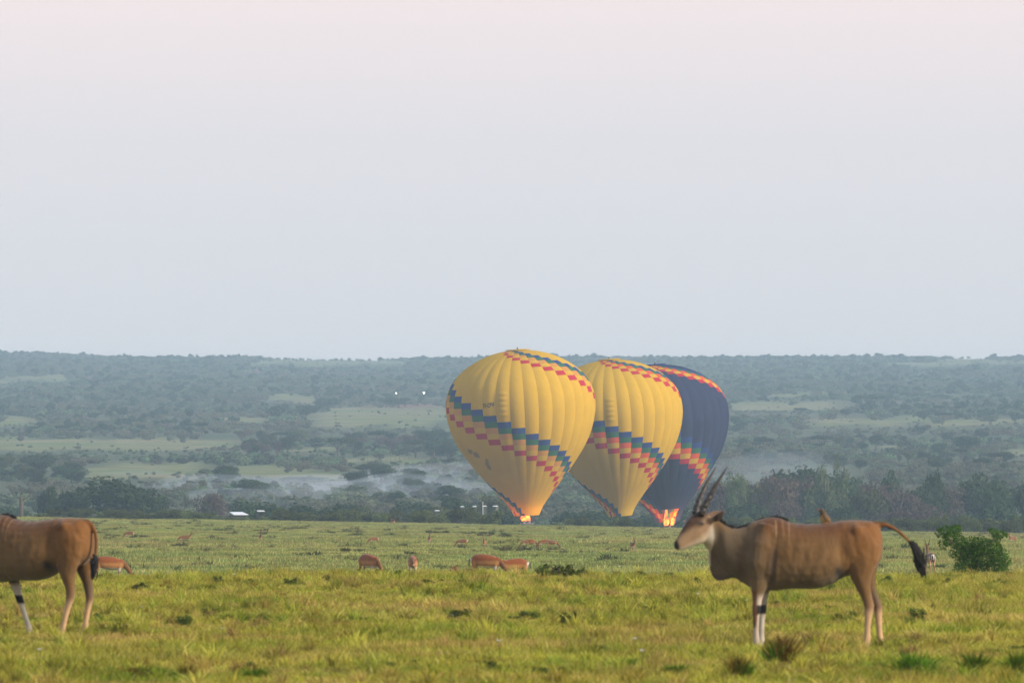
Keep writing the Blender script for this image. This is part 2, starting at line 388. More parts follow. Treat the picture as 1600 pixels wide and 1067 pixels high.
def blades(n, ext, h, w, lean=0.5, clump=0, seed=0):
    """patch of bent grass blades (three triangles each)"""
    g = np.random.default_rng(seed)
    if clump:
        c = g.uniform(-ext, ext, (clump, 2)); k = g.integers(0, clump, n); xy = c[k] + g.normal(0, ext * 0.10, (n, 2)); hk = g.uniform(0.55, 1.5, clump)[k]
    else: xy = g.uniform(-ext, ext, (n, 2)); hk = np.ones(n)
    a = g.uniform(0, 2 * np.pi, n); hh = h * hk * g.uniform(0.5, 1.25, n); ww = w * g.uniform(0.6, 1.3, n) / 2
    la = g.uniform(0, 2 * np.pi, n); ll = lean * hh * g.uniform(0.2, 1.2, n)
    dx, dy = np.cos(a) * ww, np.sin(a) * ww; lx, ly = np.cos(la) * ll, np.sin(la) * ll
    z0 = np.zeros(n) - 0.02
    P = [np.stack(v, -1) for v in ((xy[:, 0] - dx, xy[:, 1] - dy, z0), (xy[:, 0] + dx, xy[:, 1] + dy, z0),
         (xy[:, 0] + lx * .4 + dx * .8, xy[:, 1] + ly * .4 + dy * .8, hh * .6), (xy[:, 0] + lx * .4 - dx * .8, xy[:, 1] + ly * .4 - dy * .8, hh * .6), (xy[:, 0] + lx, xy[:, 1] + ly, hh))]
    V = np.stack(P, 1).reshape(-1, 3); b = np.arange(n) * 5
    me = bpy.data.meshes.new('blades')
    me.from_pydata(V.tolist(), [], [f for i in b.tolist() for f in ((i, i + 1, i + 2, i + 3), (i + 3, i + 2, i + 4))]); me.update()
    return me

G_NEAR = grass_mat('grass_near', [(0.205, 0.265, 0.024), (0.44, 0.390, 0.056), (0.52, 0.37, 0.110), (0.55, 0.43, 0.17)], 0.42, 0.24)
G_MID = grass_mat('grass_plain', [(0.215, 0.285, 0.078), (0.35, 0.350, 0.100), (0.42, 0.35, 0.13), (0.45, 0.38, 0.17)], 0.07, 0.04)

def scatter(dlo, dhi, spacing, margin=1.35, extra=3.0):
    """jittered points over the wedge of ground in view and a margin beside it"""
    out = []
    d = dlo
    while d < dhi:
        w = 0.06 * d * margin + extra; n = int(2 * w / spacing) + 1
        x = np.linspace(-w, w, n) + rng.uniform(-.6, .6, n) * spacing; dd = d + rng.uniform(-.6, .6, n) * spacing
        out.append(np.stack([x, dd], -1)); d += spacing
    return np.concatenate(out)

p1 = scatter(66, 182, 0.55)
n1 = len(p1); hv = 0.75 + 0.9 * (vnoise(p1[:, 0] / 2.2, p1[:, 1] / 3.5, 31) + vnoise(p1[:, 0] / 6, p1[:, 1] / 9, 32))
hv = np.clip(hv * 0.72, 0.25, 1.3)
near_protos = [(blades(150, 0.5, 0.14, 0.011, 0.6, 0, s), G_NEAR) for s in range(5)] + [(blades(130, 0.5, 0.17, 0.011, 0.55, 9, s + 50), G_NEAR) for s in range(4)]
instancer('near_grass', np.stack([p1[:, 0], p1[:, 1], H(p1[:, 0], p1[:, 1])], -1),
          np.stack([np.zeros(n1), np.zeros(n1), rng.uniform(0, 6.28, n1)], -1), np.stack([np.ones(n1), np.ones(n1), hv], -1),
          rng.integers(0, 9, n1), near_protos, 'yellow-green savanna grass around the elands', 'grass')
pt_ = scatter(68, 176, 0.62); nt_ = len(pt_); kp = rng.random(nt_) < 0.35 + 0.9 * vnoise(pt_[:, 0] / 3, pt_[:, 1] / 4, 35) + .25; pt_ = pt_[kp]; nt_ = len(pt_)
tus = [(blades(70, 0.16, 0.21, 0.012, 0.55, 2, s + 700), G_NEAR) for s in range(5)]
sc_ = rng.uniform(.55, 1.35, nt_)
instancer('tussock_grass', np.stack([pt_[:, 0], pt_[:, 1], H(pt_[:, 0], pt_[:, 1])], -1), np.stack([np.zeros(nt_), np.zeros(nt_), rng.uniform(0, 6.28, nt_)], -1),
          np.stack([sc_ * 1.1, sc_ * 1.1, sc_ * rng.uniform(.4, .8, nt_)], -1), rng.integers(0, 5, nt_), tus, 'small tussocks scattered through the foreground grass', 'grass')
pd_ = scatter(330, 1000, 5.5, 1.3, 6); kp = rng.random(len(pd_)) < 0.30 + 0.8 * vnoise(pd_[:, 0] / 25, pd_[:, 1] / 40, 36); pd_ = pd_[kp]; nd_ = len(pd_); sd_ = rng.uniform(.5, 1.5, nd_)
G_HERB = grass_mat('plain_herb', [(0.085, 0.11, 0.035), (0.11, 0.12, 0.04), (0.15, 0.12, 0.05), (0.16, 0.14, 0.07)], .1, .05)
instancer('plain_herbs', np.stack([pd_[:, 0], pd_[:, 1], H(pd_[:, 0], pd_[:, 1])], -1), np.stack([np.zeros(nd_), np.zeros(nd_), rng.uniform(0, 6.28, nd_)], -1),
          np.stack([sd_ * 1.5, sd_ * 1.5, sd_ * .8], -1), rng.integers(0, 3, nd_), [(blades(90, .35, .22, .03, .8, 5, s + 760), G_HERB) for s in range(3)], 'dark herb tufts dotted over the open plain', 'herbs')
p2 = scatter(183, 1012, 2.4, 1.3, 6)
n2 = len(p2); hv = np.clip(0.75 + 0.8 * (vnoise(p2[:, 0] / 9, p2[:, 1] / 22, 33) + vnoise(p2[:, 0] / 30, p2[:, 1] / 60, 34)), 0.3, 1.5)
mid_protos = [(blades(170, 1.7, 0.13, 0.035, 0.7, 0, s + 100), G_MID) for s in range(5)] + [(blades(150, 1.7, 0.17, 0.035, 0.6, 14, s + 150), G_MID) for s in range(4)]
instancer('plain_grass', np.stack([p2[:, 0], p2[:, 1], H(p2[:, 0], p2[:, 1])], -1),
          np.stack([np.zeros(n2), np.zeros(n2), rng.uniform(0, 6.28, n2)], -1), np.stack([np.ones(n2), np.ones(n2), hv], -1),
          rng.integers(0, 9, n2), mid_protos, 'short grey-green grass covering the open plain', 'grass')

# ------------------------------------------------------------------ foliage
def leafcloud(lobes, n, size, seed=0, inner=0.55, flat=0.0):
    """leaf clumps: small quads spread through the outer volume of many lobes"""
    g = np.random.default_rng(seed); L = np.array(lobes, float)
    area = (L[:, 3] * L[:, 4] + L[:, 4] * L[:, 5] + L[:, 3] * L[:, 5]); k = g.choice(len(L), n, p=area / area.sum())
    v = g.normal(0, 1, (n, 3)); v /= np.linalg.norm(v, axis=1)[:, None]
    rad = 1 - (1 - inner) * g.random(n) ** 1.6; rad *= 1 + 0.10 * g.normal(0, 1, n)
    c = L[k, :3] + v * L[k, 3:6] * rad[:, None]
    nn = v + g.normal(0, 0.75, (n, 3)); nn[:, 2] += 0.25 + flat; nn /= np.linalg.norm(nn, axis=1)[:, None]
    t = np.cross(nn, g.normal(0, 1, (n, 3))); t /= np.linalg.norm(t, axis=1)[:, None]; b = np.cross(nn, t)
    s = size * g.uniform(0.5, 1.3, n)[:, None]
    V = np.stack([c - t * s, c - b * s * 0.55, c + t * s, c + b * s * 0.55], 1).reshape(-1, 3)
    return V, np.arange(4 * n).reshape(n, 4)

def lobes_round(g, k, rx, rz, cz, lr=(0.22, 0.36)):
    out = []
    for _ in range(k):
        v = g.normal(0, 1, 3); v /= np.linalg.norm(v); q = g.random() ** 0.4 * 0.72
        r = g.uniform(*lr) * rx * 1.5
        out.append((v[0] * rx * q, v[1] * rx * q, cz + v[2] * rz * q, r, r, r * g.uniform(0.6, 0.95)))
    return out

def tree_parts(kind, seed):
    """crown and trunk meshes for a tree one unit high and about one unit wide"""
    g = np.random.default_rng(seed); tr = MB()
    if kind == 'round':
        lob = lobes_round(g, 17, 0.42, 0.36, 0.58, (0.20, 0.34)); n, s, mat = 2600, 0.036, 'leaf_dark'
        tr.tube([(0, 0, -0.05), (0.01, 0, 0.2), (0.02, 0.01, 0.45)], [0.05, 0.038, 0.02], 7)
    elif kind == 'olive':
        lob = lobes_round(g, 14, 0.46, 0.34, 0.52, (0.18, 0.34)); n, s, mat = 2200, 0.038, 'leaf_olive'
        for q in range(3): tr.tube([(0, 0, -0.05), (0.06 * (q - 1), 0.03, 0.2), (0.14 * (q - 1), 0.05, 0.45)], [0.03, 0.024, 0.012], 6)
    elif kind == 'umbrella':
        lob = []
        for _ in range(15):
            a = g.uniform(0, 6.28); q = g.random() ** 0.5 * 0.40; r = g.uniform(0.12, 0.19)
            lob.append((math.cos(a) * q, math.sin(a) * q, 0.80 + 0.12 * (0.4 - q) + g.uniform(-.05, .05), r, r, r * 0.55))
        n, s, mat = 1900, 0.034, 'leaf_dark'
        for q in range(3):
            a = q * 2.1 + seed; tr.tube([(0, 0, -0.05), (0.03 * math.cos(a), 0.03 * math.sin(a), 0.3), (0.16 * math.cos(a), 0.12 * math.sin(a), 0.58), (0.27 * math.cos(a), 0.2 * math.sin(a), 0.78)], [0.035, 0.028, 0.018, 0.009], 6)
    elif kind == 'feathery':
        lob = [(g.normal(0, .17), g.normal(0, .17), z, r, r, r * 1.3) for z, r in zip(np.linspace(0.25, 0.9, 15), np.linspace(0.2, 0.10, 15) * g.uniform(.75, 1.25, 15))]
        n, s, mat = 3600, 0.030, 'leaf_pale'
        for q in range(3): tr.tube([(0, 0, -0.05), (0.04 * (q - 1), 0.02, 0.3), (0.09 * (q - 1), 0.0, 0.8)], [0.03, 0.02, 0.008], 6)
    elif kind == 'dry':
        lob = lobes_round(g, 13, 0.48, 0.30, 0.55, (0.16, 0.30)); n, s, mat = 1500, 0.030, 'leaf_dry'
        for q in range(5): tr.tube([(0, 0, -0.05), (0.09 * (q - 2), 0.04 * (q % 2), 0.3), (0.19 * (q - 2), 0.06 * (q % 3 - 1), 0.66)], [0.024, 0.018, 0.006], 5)
    else:   # shrub
        lob = lobes_round(g, 12, 0.48, 0.42, 0.42, (0.18, 0.34)); n, s, mat = 1300, 0.05, 'leaf_hedge' if kind == 'shrub' else 'leaf_olive'
        for q in range(3): tr.tube([(0, 0, -0.05), (0.1 * (q - 1), 0.04, 0.3)], [0.03, 0.012], 5)
    V, Fq = leafcloud(lob, n, s, seed)
    return mesh_of('crown', V, Fq), tr.mesh('trunk'), M[mat], M['bark_pale' if kind == 'feathery' else 'bark']

PROTO = {}
for kd, cnt in (('round', 4), ('olive', 3), ('umbrella', 2), ('feathery', 2), ('dry', 2), ('shrub', 4), ('darkshrub', 3)):
    PROTO[kd] = [tree_parts(kd, 11 * i + len(kd) * 101) for i in range(cnt)]

def place_tree(kind, x, d, h, w, label, name=None, group=None, cat='tree', sink=0.0, var=None):
    c, t, cm, tm = PROTO[kind][random.randrange(len(PROTO[kind])) if var is None else var]
    r = empty(name or {'shrub': 'shrub', 'darkshrub': 'shrub'}.get(kind, 'tree'), (x, d, float(H(x, d)) - sink), random.uniform(0, 6.28))
    r.scale = (w, w, h)
    link('crown', c, cm, r); link('trunk', t, tm, r)
    return tag(r, label, cat, group)

def tree_px(kind, px, top, d, wpx, label, **k):
    """tree whose crown tops out at a photograph row, standing on the ground d metres away"""
    x = pxx(px, d); h = pyz(top, d) - float(H(x, d))
    return place_tree(kind, x, d, max(h, 0.5), wpx / F * d * 1.0, label, **k)

# the hedge of bushes along the far edge of the plain
def hedge_gap(px): return 788 < px < 862 or 1000 < px < 1092 or 338 < px < 424
for px in np.arange(70, 1760, 14.5):
    if hedge_gap(px): continue
    d = random.uniform(1016, 1062) if px < 800 or px > 1100 else random.uniform(1060, 1090)
    q = px + random.uniform(-8, 8)
    topr = 791 + 7 * float(vnoise(px / 55, 3.3, 5)) + random.uniform(-4, 5) + (9 if px > 1090 else 0) + (10 if 855 < px < 1005 else 0)
    if px < 110: topr += 8
    kd = random.choice(['shrub', 'shrub', 'darkshrub', 'olive'])
    tree_px(kd, q, topr, d, random.uniform(26, 44), {'shrub': 'olive green shrub in the hedge along the edge of the plain', 'darkshrub': 'dark green shrub in the hedge along the edge of the plain',
            'olive': 'taller olive bush in the hedge along the edge of the plain'}[kd], name='hedge_bush', group='hedge bushes, ' + kd, cat='bush')

for px in np.arange(340, 430, 9):
    tree_px('shrub', px, 804 + random.uniform(-1.5, 2), random.uniform(1020, 1050), random.uniform(16, 26), 'low shrub in front of the white-roofed hut', name='hedge_bush', group='shrubs in front of the hut', cat='bush')
# notable trees
tree_px('round', 178, 737, 1240, 150, 'broad domed dark tree, the largest behind the hedge', name='tree', var=0)
tree_px('round', 232, 751, 1250, 80, 'dark round tree on the balloons\' side of the broad domed tree', var=1)
tree_px('round', 112, 752, 1245, 76, 'dark round tree on the dead trunk\'s side of the broad domed tree', var=2)
tree_px('round', 74, 749, 1270, 40, 'small dark tree between the broad domed tree and the dead trunk', var=3)
tree_px('dry', 330, 757, 1300, 72, 'rounded brownish tree behind the white-roofed hut', var=0)
tree_px('umbrella', 1358, 614, 3250, 52, 'flat-topped acacia standing alone on the ridge of the hill', name='acacia_tree', var=0)
tree_px('umbrella', 1250, 636, 3000, 26, 'small spreading tree on the grassy shoulder below the ridge', name='acacia_tree', var=1)
tree_px('feathery', 1290, 719, 1330, 70, 'pale feathery tree with thin light trunks in the dark tree belt', var=0)
tree_px('feathery', 1150, 738, 1310, 54, 'yellow-green feathery tree behind the eland\'s horns', var=1)
tree_px('round', 1390, 717, 1360, 44, 'tall dark tree, round-headed, next to the pale feathery tree', var=1)
tree_px('round', 1458, 718, 1350, 46, 'tall dark round-headed tree of the belt behind the leafy bush', var=2)
tree_px('dry', 1430, 766, 1260, 120, 'wide dry purplish thicket in front of the dark tree belt', name='thicket', cat='bush', var=1)
tree_px('dry', 1225, 767, 1265, 66, 'dry brown-mauve bush behind the eland\'s neck', name='dry_bush', cat='bush', var=0)
tree_px('round', 715, 766, 1290, 70, 'dark green tree beside the mouth of the lettered yellow balloon', var=3)
tree_px('olive', 770, 762, 1300, 60, 'olive tree rising behind the lower flank of the lettered yellow balloon', var=0)
tree_px('round', 580, 722, 1900, 82, 'misty blue-green tree, broad based, standing in the smoke', var=1)
tree_px('round', 475, 744, 1820, 90, 'low spreading tree half lost in the valley smoke', var=0)

SINGLE = []
def band(n, p0, p1, d0, d1, h, wr, kinds, label, group, gaps=()):
    for _ in range(n):
        for _try in range(30):
            px = random.uniform(p0, p1); d = random.uniform(d0, d1)
            x = pxx(px, d); hh = random.uniform(*h); z = float(H(x, d))
            b = row_of(x, d, z); t = row_of(x, d, z + hh)
            if d < 1500 or not (in_glade(np.array([px]), np.array([b]))[0] or in_glade(np.array([px]), np.array([t]))[0] or in_glade(np.array([px]), np.array([(b + t) / 2]))[0]): break
        else: continue
        kd = random.choice(kinds); w = hh * random.uniform(*wr)
        nm = {'round': 'dark rounded ', 'olive': 'olive ', 'umbrella': 'flat-topped ', 'feathery': 'pale feathery ', 'dry': 'dry brownish '}[kd]
        place_tree(kd, x, d, hh, w, nm + label, group=group + ', ' + nm.strip())
# belt of tall trees on the right
band(36, 1080, 1720, 1300, 1430, (11.0, 14.2), (0.6, 0.95), ['round', 'round', 'round', 'dry', 'olive'], 'tree of the tall belt behind the standing eland', 'tall tree belt behind the eland')
band(12, 1080, 1700, 1230, 1280, (7.0, 9.5), (.9, 1.4), ['round', 'dry', 'round'], 'tree at the front of the tall belt behind the eland', 'front of the tree belt')
# trees behind the hedge on the left and middle
band(20, 390, 790, 1180, 1420, (5.4, 7.2), (1.0, 1.5), ['round', 'round', 'olive'], 'tree rising behind the hedge by the white tents', 'trees behind the hedge')
band(8, -60, 100, 1200, 1400, (4.0, 6.0), (1.0, 1.6), ['round', 'olive'], 'tree behind the hedge near the dead trunk', 'trees near the dead trunk')
band(10, 860, 1080, 1240, 1420, (5.2, 6.6), (1.1, 1.5), ['round', 'round'], 'tree of the wood behind the balloons', 'wood behind the balloons')
# valley trees in the smoke
band(26, -60, 250, 1680, 2000, (2.8, 5.0), (1.1, 1.7), ['round', 'round', 'olive'], 'tree in the misty valley wood behind the broad domed tree', 'misty valley trees on the left')
band(20, 330, 730, 1620, 2000, (2.6, 4.8), (1.2, 1.9), ['round', 'round'], 'tree standing in the thin valley smoke', 'trees in the valley smoke')
# long wood across the slope
band(46, 290, 720, 2150, 2650, (3.0, 5.6), (0.9, 1.6), ['round', 'round', 'umbrella', 'olive', 'dry'], 'tree in the long wood above the smoke', 'long wood above the smoke')
band(14, -60, 330, 2300, 2750, (2.2, 4.0), (1.0, 1.6), ['round', 'umbrella'], 'tree scattered along the pale glade on the slope', 'trees along the pale glade')
band(42, 1110, 1700, 1900, 2600, (2.6, 5.0), (1.0, 1.7), ['round', 'round', 'olive', 'umbrella'], 'tree on the slope between the dark balloon and the ridge', 'trees on the right slope')
band(28, 1130, 1700, 2850, 3250, (2.8, 5.0), (1.0, 1.8), ['round', 'round', 'umbrella', 'olive'], 'tree along the ridge with the lone acacia', 'ridge trees')
band(10, 470, 700, 2900, 3500, (3.0, 5.0), (1.6, 3.0), ['round', 'round'], 'low clump in the wide grassy glade on the hill', 'clumps in the hill glade')

# the mass of hillside bush, and what fills the woods between the single trees
def bushes(dlo, dhi, n, hr, seed):
    g = np.random.default_rng(seed)
    d = np.sqrt(g.uniform(dlo ** 2, dhi ** 2, n)); x = g.uniform(-1, 1, n) * (0.06 * d * 1.3 + 20)
    h = g.uniform(hr[0], hr[1], n) * (0.8 + 0.8 * (vnoise(x / 60, d / 160, 41) + 0.25)); z = H(x, d)
    px = col_of(x, d); b = row_of(x, d, z); t = row_of(x, d, z + h)
    over = in_glade(px, t) | in_glade(px, (b + t) / 2); h = np.where(over, np.minimum(h, g.uniform(.5, 1.2, n)), h)
    dens = vnoise(x / 70, d / 240, 42) + 0.6 * vnoise(x / 25, d / 70, 43)
    keep = (~in_glade(px, b) | (g.random(n) < .10)) & (dens > -0.42)
    return x[keep], d[keep], z[keep], h[keep]
hp = []
for i in range(5):
    g = np.random.default_rng(300 + i)
    V, Fq = leafcloud(lobes_round(g, 9, 0.5, 0.42, 0.42, (0.2, 0.36)), 420, 0.085, 300 + i); hp.append((mesh_of('hill_bush', V, Fq), M['leaf_hill']))
hq = [(mesh_of('hill_tree', *leafcloud(lobes_round(np.random.default_rng(320 + i), 10, 0.45, 0.36, 0.58, (0.18, 0.34)), 520, 0.075, 320 + i)), M['leaf_dark']) for i in range(5)]
def bush_stuff(name, args, label, wr, hp=hp):
    x, d, z, h = [np.concatenate(q) for q in zip(*[bushes(*a) for a in args])]; n = len(x)
    w = h * rng.uniform(*wr, n)
    instancer(name, np.stack([x, d, z - 0.1 * h], -1), np.stack([np.zeros(n), np.zeros(n), rng.uniform(0, 6.28, n)], -1), np.stack([w, w, h], -1), rng.integers(0, 5, n), hp, label, 'bush')
bush_stuff('hillside_bush', [(2700, 6250, 30000, (1.3, 3.6), 51)], 'blue-green bush covering the far hillside', (1.0, 2.2))
bush_stuff('valley_bush', [(1500, 2700, 8000, (1.2, 3.2), 52), (1240, 1500, 900, (1.5, 3.0), 53)], 'scrub filling the valley between the trees', (1.0, 2.0))
bush_stuff('hillside_trees', [(2700, 6100, 2600, (2.6, 4.8), 57)], 'scattered darker trees of the far hillside', (.8, 1.5), hq)
# skyline fringe
g = np.random.default_rng(77); n = 520
x = g.uniform(-480, 480, n); d = 5960 + g.uniform(-70, 90, n); keep = (vnoise(x / 40, d * 0, 91) + 0.5 * vnoise(x / 12, d * 0, 92)) > -0.12
x = x[keep]; d = d[keep]; n = len(x); h = g.uniform(1.4, 3.4, n); w = h * g.uniform(0.9, 1.8, n)
instancer('skyline_bush', np.stack([x, d, H(x, d) - 0.2], -1), np.stack([np.zeros(n), np.zeros(n), g.uniform(0, 6.28, n)], -1), np.stack([w, w, h], -1), g.integers(0, 5, n), hp, 'dark bush fringe along the skyline', 'bush')

# dead tree
def dead_tree():
    d = 1075; b = ground_at(33, d); r = empty('dead_tree', b)
    s = d / F
    def q(px, py, y=0): return ((px - 33) * s, y, pyz(py, d) - b.z)
    m = MB().tube([(0, 0, -0.2), q(33, 795), q(33.5, 784), q(32.5, 776), q(31.5, 768)], [0.30, 0.28, 0.24, 0.14, 0.05], 8); m.build('trunk', M['bark'], r, True)
    MB().tube([q(33.5, 783), q(39, 779, .2), q(44, 775, .3), q(47, 774, .3)], [0.14, 0.10, 0.06, 0.03], 6).build('branch', M['bark'], r, True)
    MB().tube([q(32.3, 773), q(35, 770, -.1), q(38, 769, -.2)], [0.09, 0.06, 0.03], 6).build('branch', M['bark'], r, True)
    MB().tube([q(41, 778, .2), q(44, 780, .5), q(46, 781, .7)], [0.06, 0.04, 0.02], 6).build('branch', M['bark'], r, True)
    tag(r, 'dead bare trunk with broken branches at the edge of the plain', 'dead tree')
dead_tree()

# ------------------------------------------------------------------ huts, tents, fences, far lamp
def hut(px, ridge_py, d, w, dep, hh, label, name='hut'):
    x = pxx(px, d); top = pyz(ridge_py, d); gz = float(H(x, d)); hgt = max(top - gz, 1.8); r = empty(name, (x, d, gz), 0.25)
    rise = 0.09 * dep; e = hgt - rise - .06
    if name == 'shelter':
        for sx in (-1, 1):
            for sy in (-1, 1): MB().tube([(sx * w * .42, sy * dep * .4, -.2), (sx * w * .42, sy * dep * .4, e + (rise if sy > 0 else 0))], [.04, .04], 6).build('post', M['bark'], r)
    else: MB().box(-w * .45, w * .45, -dep * .42, dep * .42, -0.2, e).build('wall', M['mud_wall'], r)
    V = [(-w / 2, -dep / 2, e), (w / 2, -dep / 2, e), (w / 2, dep / 2, e + rise), (-w / 2 + w * .12, dep / 2, e + rise)]
    V += [(a, b, c + 0.06) for a, b, c in V]
    MB().add(V, [(3, 2, 1, 0), (4, 5, 6, 7), (0, 1, 5, 4), (1, 2, 6, 5), (2, 3, 7, 6), (3, 0, 4, 7)]).build('roof', M['tin_roof'], r)
    if name != 'shelter': MB().box(-w * .1, w * .1, -dep * .42 - .04, -dep * .42 + .02, 0, min(1.8, e - .1)).build('door', M['dark_gap'], r)
    return tag(r, label, 'hut')
hut(372, 799.5, 1075, 1.9, 3.6, 2, 'low hut with a white tin roof in the gap of the hedge')
hut(407, 797, 1110, 1.0, 1.0, 2, 'small open shelter with a thin pale roof next to the white-roofed hut', 'shelter')
def tent(px, py, d, w, label):
    x = pxx(px, d); top = pyz(py, d); gz = float(H(x, d)); r = empty('tent', (x, d, gz), random.uniform(-.4, .4)); h = max(top - gz, 2.0)
    V = [(-w, -.6, h - .13), (w, -.6, h - .13), (w, .6, h - .13), (-w, .6, h - .13), (-w * .8, 0, h), (w * .8, 0, h)]
    MB().add(V, [(0, 1, 5, 4), (2, 3, 4, 5), (0, 4, 3), (1, 2, 5), (3, 2, 1, 0)]).build('roof', M['white_paint'], r)
    MB().box(-w * .9, w * .9, -.5, .5, -0.1, h - .24).build('wall', M['canvas'], r)
    for sx in (-1, 1): MB().tube([(sx * w * .95, -.56, -0.1), (sx * w * .95, -.56, h - .23)], [0.02, 0.02], 6).build('pole', M['rope'], r)
    tag(r, label, 'tent', 'white tents behind the hedge')
for px, py, w in ((683, 796.5, .30), (722, 790.2, .22), (741.5, 790, .22), (757, 789.5, .26), (774, 789.5, .26), (728, 796.8, .24)):
    tent(px, py, 1130, w, 'tiny white-roofed tent glimpsed above the hedge beside the balloons')
pm = empty('marker_post', ground_at(754.5, 1075))
MB().tube([(0, 0, -0.1), (0, 0, 4.2)], [0.035, 0.035], 8).build('pole', M['white_paint'], pm); MB().box(-.05, .05, -.05, .05, 4.2, 4.28).build('cap', M['white_paint'], pm)
tag(pm, 'thin white post standing in the hedge among the white tents', 'post')

def far_building(px, py, w, h, label):
    d = dist_on_hill(px, py, 2700); b = ground_at(px, d); r = empty('far_building', b, 0.2)
    MB().box(-w / 2, w / 2, -2, 2, -1, h).build('wall', M['white_paint'], r)
    V = [(-w / 2 - .1, -2.1, h), (w / 2 + .1, -2.1, h), (w / 2 + .1, 2.1, h), (-w / 2 - .1, 2.1, h), (-w / 2 - .1, 0, h + .4), (w / 2 + .1, 0, h + .4)]
    MB().add(V, [(0, 1, 5, 4), (2, 3, 4, 5), (0, 4, 3), (1, 2, 5), (3, 2, 1, 0)]).build('roof', M['tin_roof'], r)
    MB().box(-.18, .18, -2.03, -1.95, 0, h * .8).build('door', M['dark_gap'], r)
    tag(r, label, 'building')
far_building(622, 629, .7, 1.0, 'tiny pale building on the hillside below the lit lamp, taller of two')
far_building(626.5, 631, .6, .5, 'tiny pale building on the hillside below the lit lamp, lower of two')
def lamp_mast(px, py, rad, label, st):
    d = dist_on_hill(px, py + 24, 2700); b = ground_at(px, d); r = empty('lamp_mast', b); z = pyz(py, d) - b.z
    MB().tube([(0, 0, -.3), (0, 0, z)], [0.05, 0.04], 6).build('pole', M['rope'], r)
    bm = bmesh.new(); bmesh.ops.create_icosphere(bm, subdivisions=2, radius=rad, matrix=Matrix.Translation((0, -.2, z)) @ Matrix.Diagonal((1, .7, .9, 1))); me = bpy.data.meshes.new('lamp_head'); bm.to_mesh(me); bm.free()
    link('lamp_head', me, plain('lamp_glow_%d' % int(st), (.8, .8, .75), .5, .02, emit=(1, .95, .85), est=st), r, True)
    MB().box(-rad * .8, rad * .8, -.1, .3, z + rad * .6, z + rad * .6 + .1).build('lamp_hood', M['steel'], r)
    tag(r, label, 'lamp')
lamp_mast(662.5, 613.5, 0.38, 'brightly lit lamp on the distant hillside', 7)
lamp_mast(619, 614, 0.26, 'fainter lit lamp on the distant hillside beside the bright one', 5)

def fence(pts, n, label):
    A = ground_at(pts[0], dist_on_hill(pts[0], pts[1])); B = ground_at(pts[2], dist_on_hill(pts[2], pts[3]))
    r = empty('fence', A); me = MB().tube([(0, 0, -.3), (0, 0, 1.9)], [0.09, 0.08], 6).mesh('post')
    for i in range(n):
        p = A.lerp(B, i / (n - 1)); p.z = float(H(p.x, p.y)); o = link('post', me, M['fence_wood'], r); o.location = p - A
    for hgt in (0.9, 1.6):
        path = []
        for i in range(n): p = A.lerp(B, i / (n - 1)); p.z = float(H(p.x, p.y)) + hgt; path.append(tuple(p - A))
        MB().tube(path, [0.012] * n, 4).build('wire', M['rope'], r)
    tag(r, label, 'fence')
fence((560, 727, 665, 715), 16, 'post fence crossing the glade above the valley smoke')
fence((1262, 661, 1345, 654), 12, 'post fence along the green strip below the ridge')

# ------------------------------------------------------------------ balloons
PROFILE = [(0.0, 0.17), (0.05, 0.225), (0.12, 0.345), (0.22, 0.535), (0.32, 0.705), (0.42, 0.85), (0.52, 0.945), (0.60, 0.988), (0.65, 1.0),
           (0.72, 0.988), (0.79, 0.935), (0.86, 0.82), (0.92, 0.645), (0.965, 0.44), (0.99, 0.24), (1.0, 0.035)]
def profile_rows(Hh, Rm, rows):
    p = np.array(PROFILE); t = np.linspace(0, 1, len(p)); tt = np.linspace(0, 1, 400)
    z = _cat(tt, t, p[:, 0]) * Hh; r = _cat(tt, t, p[:, 1]) * Rm
    s = np.concatenate([[0], np.cumsum(np.hypot(np.diff(z), np.diff(r)))]); q = np.linspace(s[-1], 0, rows + 1)
    return np.interp(q, s, z), np.interp(q, s, r)      # crown first
def _cat(xq, x, y):
    m = np.gradient(y, x); i = np.clip(np.searchsorted(x, xq) - 1, 0, len(x) - 2); h = x[i + 1] - x[i]; t = (xq - x[i]) / h
    return (1 + 2 * t) * (1 - t) ** 2 * y[i] + t * (1 - t) ** 2 * h * m[i] + t * t * (3 - 2 * t) * y[i + 1] + t * t * (t - 1) * h * m[i + 1]

